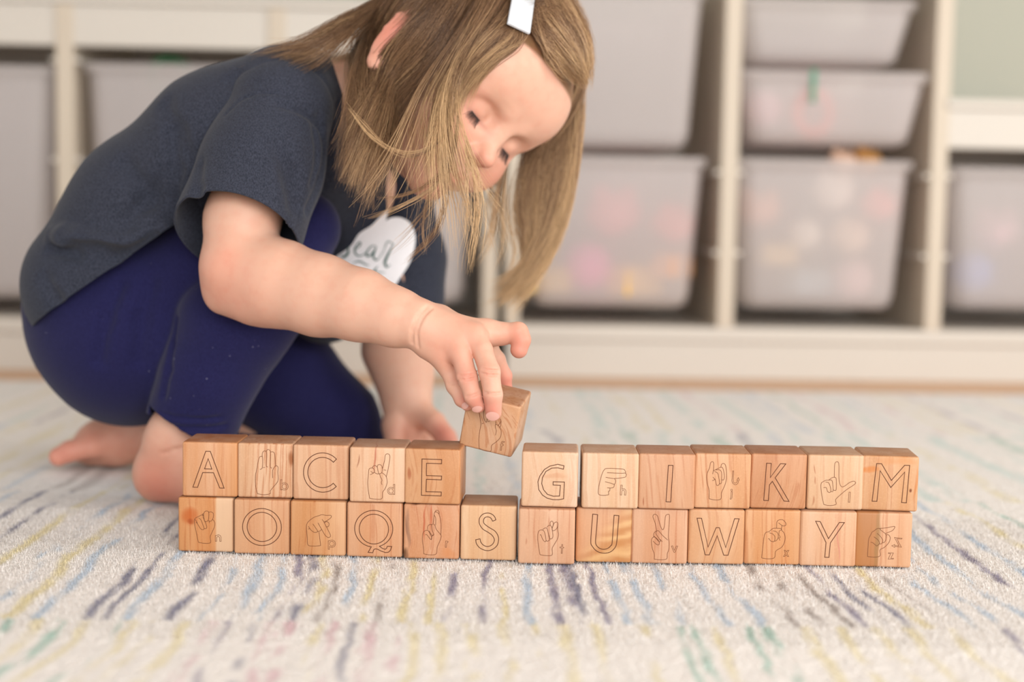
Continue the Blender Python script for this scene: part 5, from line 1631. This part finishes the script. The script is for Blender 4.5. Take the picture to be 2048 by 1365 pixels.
# fine hair from the parting across the brow
sheet([[(1022, 20, h, 8), (985, 70, h, 5), (945, 120, h, 3), (915, 170, h, 3), (905, 220, h, 3)], [(1035, 55, h, 7), (1000, 88, h, 3), (960, 130, h, 2), (925, 180, h, 2), (912, 235, .085)],
       [(1048, 68, h, 5), (1020, 95, h, 2), (985, 120, h, 2), (955, 150, h, 2), (930, 190, h, 2)]], 650, tone=(.1, .9), rad=.00014, wave=.0004, jit=.0012, fray=.003)
sheet([[(1040, -60, h, 7), (1012, 0, h, 8), (975, 55, h, 8), (940, 105, h, 6), (915, 155, h, 4), (902, 205, h, 4)], [(1046, -10, h, 6), (1020, 35, h, 7), (985, 75, h, 6), (950, 112, h, 4), (922, 160, h, 3), (908, 215, h, 3)],
       [(1046, 40, h, 5), (1030, 62, h, 6), (1000, 88, h, 4), (965, 118, h, 3), (935, 155, h, 3), (916, 205, h, 3)], [(1050, 66, h, 4), (1044, 84, h, 4), (1024, 100, h, 3), (990, 118, h, 2), (955, 148, h, 2), (930, 185, h, 2)]], 1300, tone=(.05, .85), rad=.00015, wave=.0004, jit=.0012, fray=.003)
# swept to the far side below the clip
sheet([[(1058, -150, h, 9), (1105, -110, h, 14), (1150, -30, h, 17), (1172, 60, h, 17), (1176, 125, .13), (1170, 165, .14)],
       [(1062, -60, h, 9), (1092, -30, h, 13), (1130, 25, h, 17), (1158, 85, h, 17), (1170, 130, .125), (1168, 168, .14)],
       [(1062, 10, h, 9), (1082, 30, h, 12), (1110, 65, h, 15), (1140, 105, h, 15), (1160, 138, .12), (1166, 170, .14)],
       [(1052, 55, h, 8), (1064, 76, h, 9), (1086, 102, h, 10), (1114, 130, h, 10), (1142, 152, h, 11), (1164, 172, .14)]], 3000, tone=(.1, .8), fray=.0015, jit=.0016)
# hanging down on the far side, behind the face
sheet([[(1162, 60, .19), (1172, 170, .19), (1168, 260, .195), (1150, 370, .20), (1118, 480, .20), (1070, 555, .20), (995, 588, .20)],
       [(1140, 90, .20), (1150, 190, .20), (1142, 290, .205), (1125, 390, .205), (1098, 480, .205), (1060, 550, .205), (1015, 596, .205)],
       [(1110, 120, .21), (1120, 220, .21), (1105, 320, .21), (1092, 410, .21), (1082, 480, .21), (1058, 540, .205), (1000, 590, .20)],
       [(1080, 160, .215), (1085, 260, .215), (1068, 340, .215), (1062, 420, .215), (1068, 490, .212), (1062, 545, .21), (1035, 585, .205)],
       [(1040, 200, .22), (1048, 280, .22), (1036, 350, .22), (1032, 420, .22), (1046, 480, .215), (1058, 530, .21), (1030, 575, .21)]], 2900, tone=(.35, 1.05), fray=.005, olen=(1.0, 1.5))
# sparse wisps below the nose and chin
sheet([[(1030, 240, .20), (1000, 330, .20), (985, 400, .20), (980, 460, .20), (962, 510, .20), (935, 532, .20)], [(1035, 250, .205), (1010, 340, .205), (1000, 410, .205), (1002, 460, .205), (985, 505, .205), (950, 528, .205)]], 110, tone=(.4, 1), fray=.008)
sheet([[(880, 300, .075), (872, 360, .075), (850, 420, .08), (838, 470, .09), (832, 500, .1)], [(900, 330, .07), (905, 400, .07), (890, 450, .08), (860, 485, .09), (850, 505, .1)]], 50, tone=(.3, .8), fray=.014)
sheet([[(905, 190, .075), (890, 260, .065), (840, 300, .06), (785, 302, .06), (735, 268, .06), (708, 225, .065), (694, 196, .07)],
       [(912, 200, .075), (898, 272, .065), (846, 308, .06), (790, 308, .06), (742, 280, .06), (716, 240, .065), (692, 210, .07)]], 26, tone=(.4, 1), jit=.0008, fray=.001)
sheet([[(915, 230, .07), (905, 300, .062), (870, 350, .06), (800, 392, .06), (740, 402, .065), (700, 392, .07)], [(918, 240, .07), (915, 320, .062), (885, 370, .06), (820, 402, .06), (760, 412, .065), (716, 402, .07)]], 40, tone=(.4, 1), jit=.0012, fray=.005)
sheet([[(930, 260, .07), (935, 340, .06), (920, 410, .058), (892, 470, .058), (868, 520, .06)], [(945, 330, .07), (962, 400, .06), (978, 450, .06), (960, 500, .062), (936, 530, .066)]], 50, tone=(.5, 1.1), fray=.008)
hc, hr, hcol = np.vstack(H_cur), np.vstack(H_rad), np.vstack(H_col)
flat = hc.reshape(-1, 3)
for _ in range(2):                                     # no strand runs under the skin of the head
    dd_ = head(flat); low = dd_ < .0007
    dv = flat[low] - hel_c; dv /= np.linalg.norm(dv, axis=1, keepdims=True)
    flat[low] += dv * (.0008 - dd_[low])[:, None]
hc = flat.reshape(hc.shape)
hc[:, 1:-1] = (hc[:, :-2] + 2 * hc[:, 1:-1] + hc[:, 2:]) / 4
hair = tubes('hair', hc, hr, hcol, HAIR); own(hair); hair['kind'] = 'stuff'
tag(hair, 'long loose light brown hair, lighter at the ends')

# the barrette
CLIP = plain('pearly_clip', srgb(206, 212, 218), 0.4, 0.08, 160, 0.4, 260, 0.5)
a_, b2 = hp(1058, -70, 17), hp(1036, 58, 16)
ax = (b2 - a_); ln0 = np.linalg.norm(ax); ax /= ln0
nn = hp(1046, 10, 16) - hel_c; nn -= (nn @ ax) * ax; nn /= np.linalg.norm(nn); sd = np.cross(ax, nn)
bm = rbox(-.0088, .0088, 0, ln0, -.0012, .0014, .0008, 2)
for v in bm.verts:
    q_ = v.co.copy(); k_ = 1 + .12 * (q_.y / ln0); bow = -.010 * (q_.y / ln0 - .5) ** 2
    v.co = Vector(a_ + sd * q_.x * k_ + ax * q_.y + nn * (q_.z + bow + .002))
clip = bm_obj('hair_clip', bm, CLIP); own(clip); tag(clip, 'pearly white snap clip')
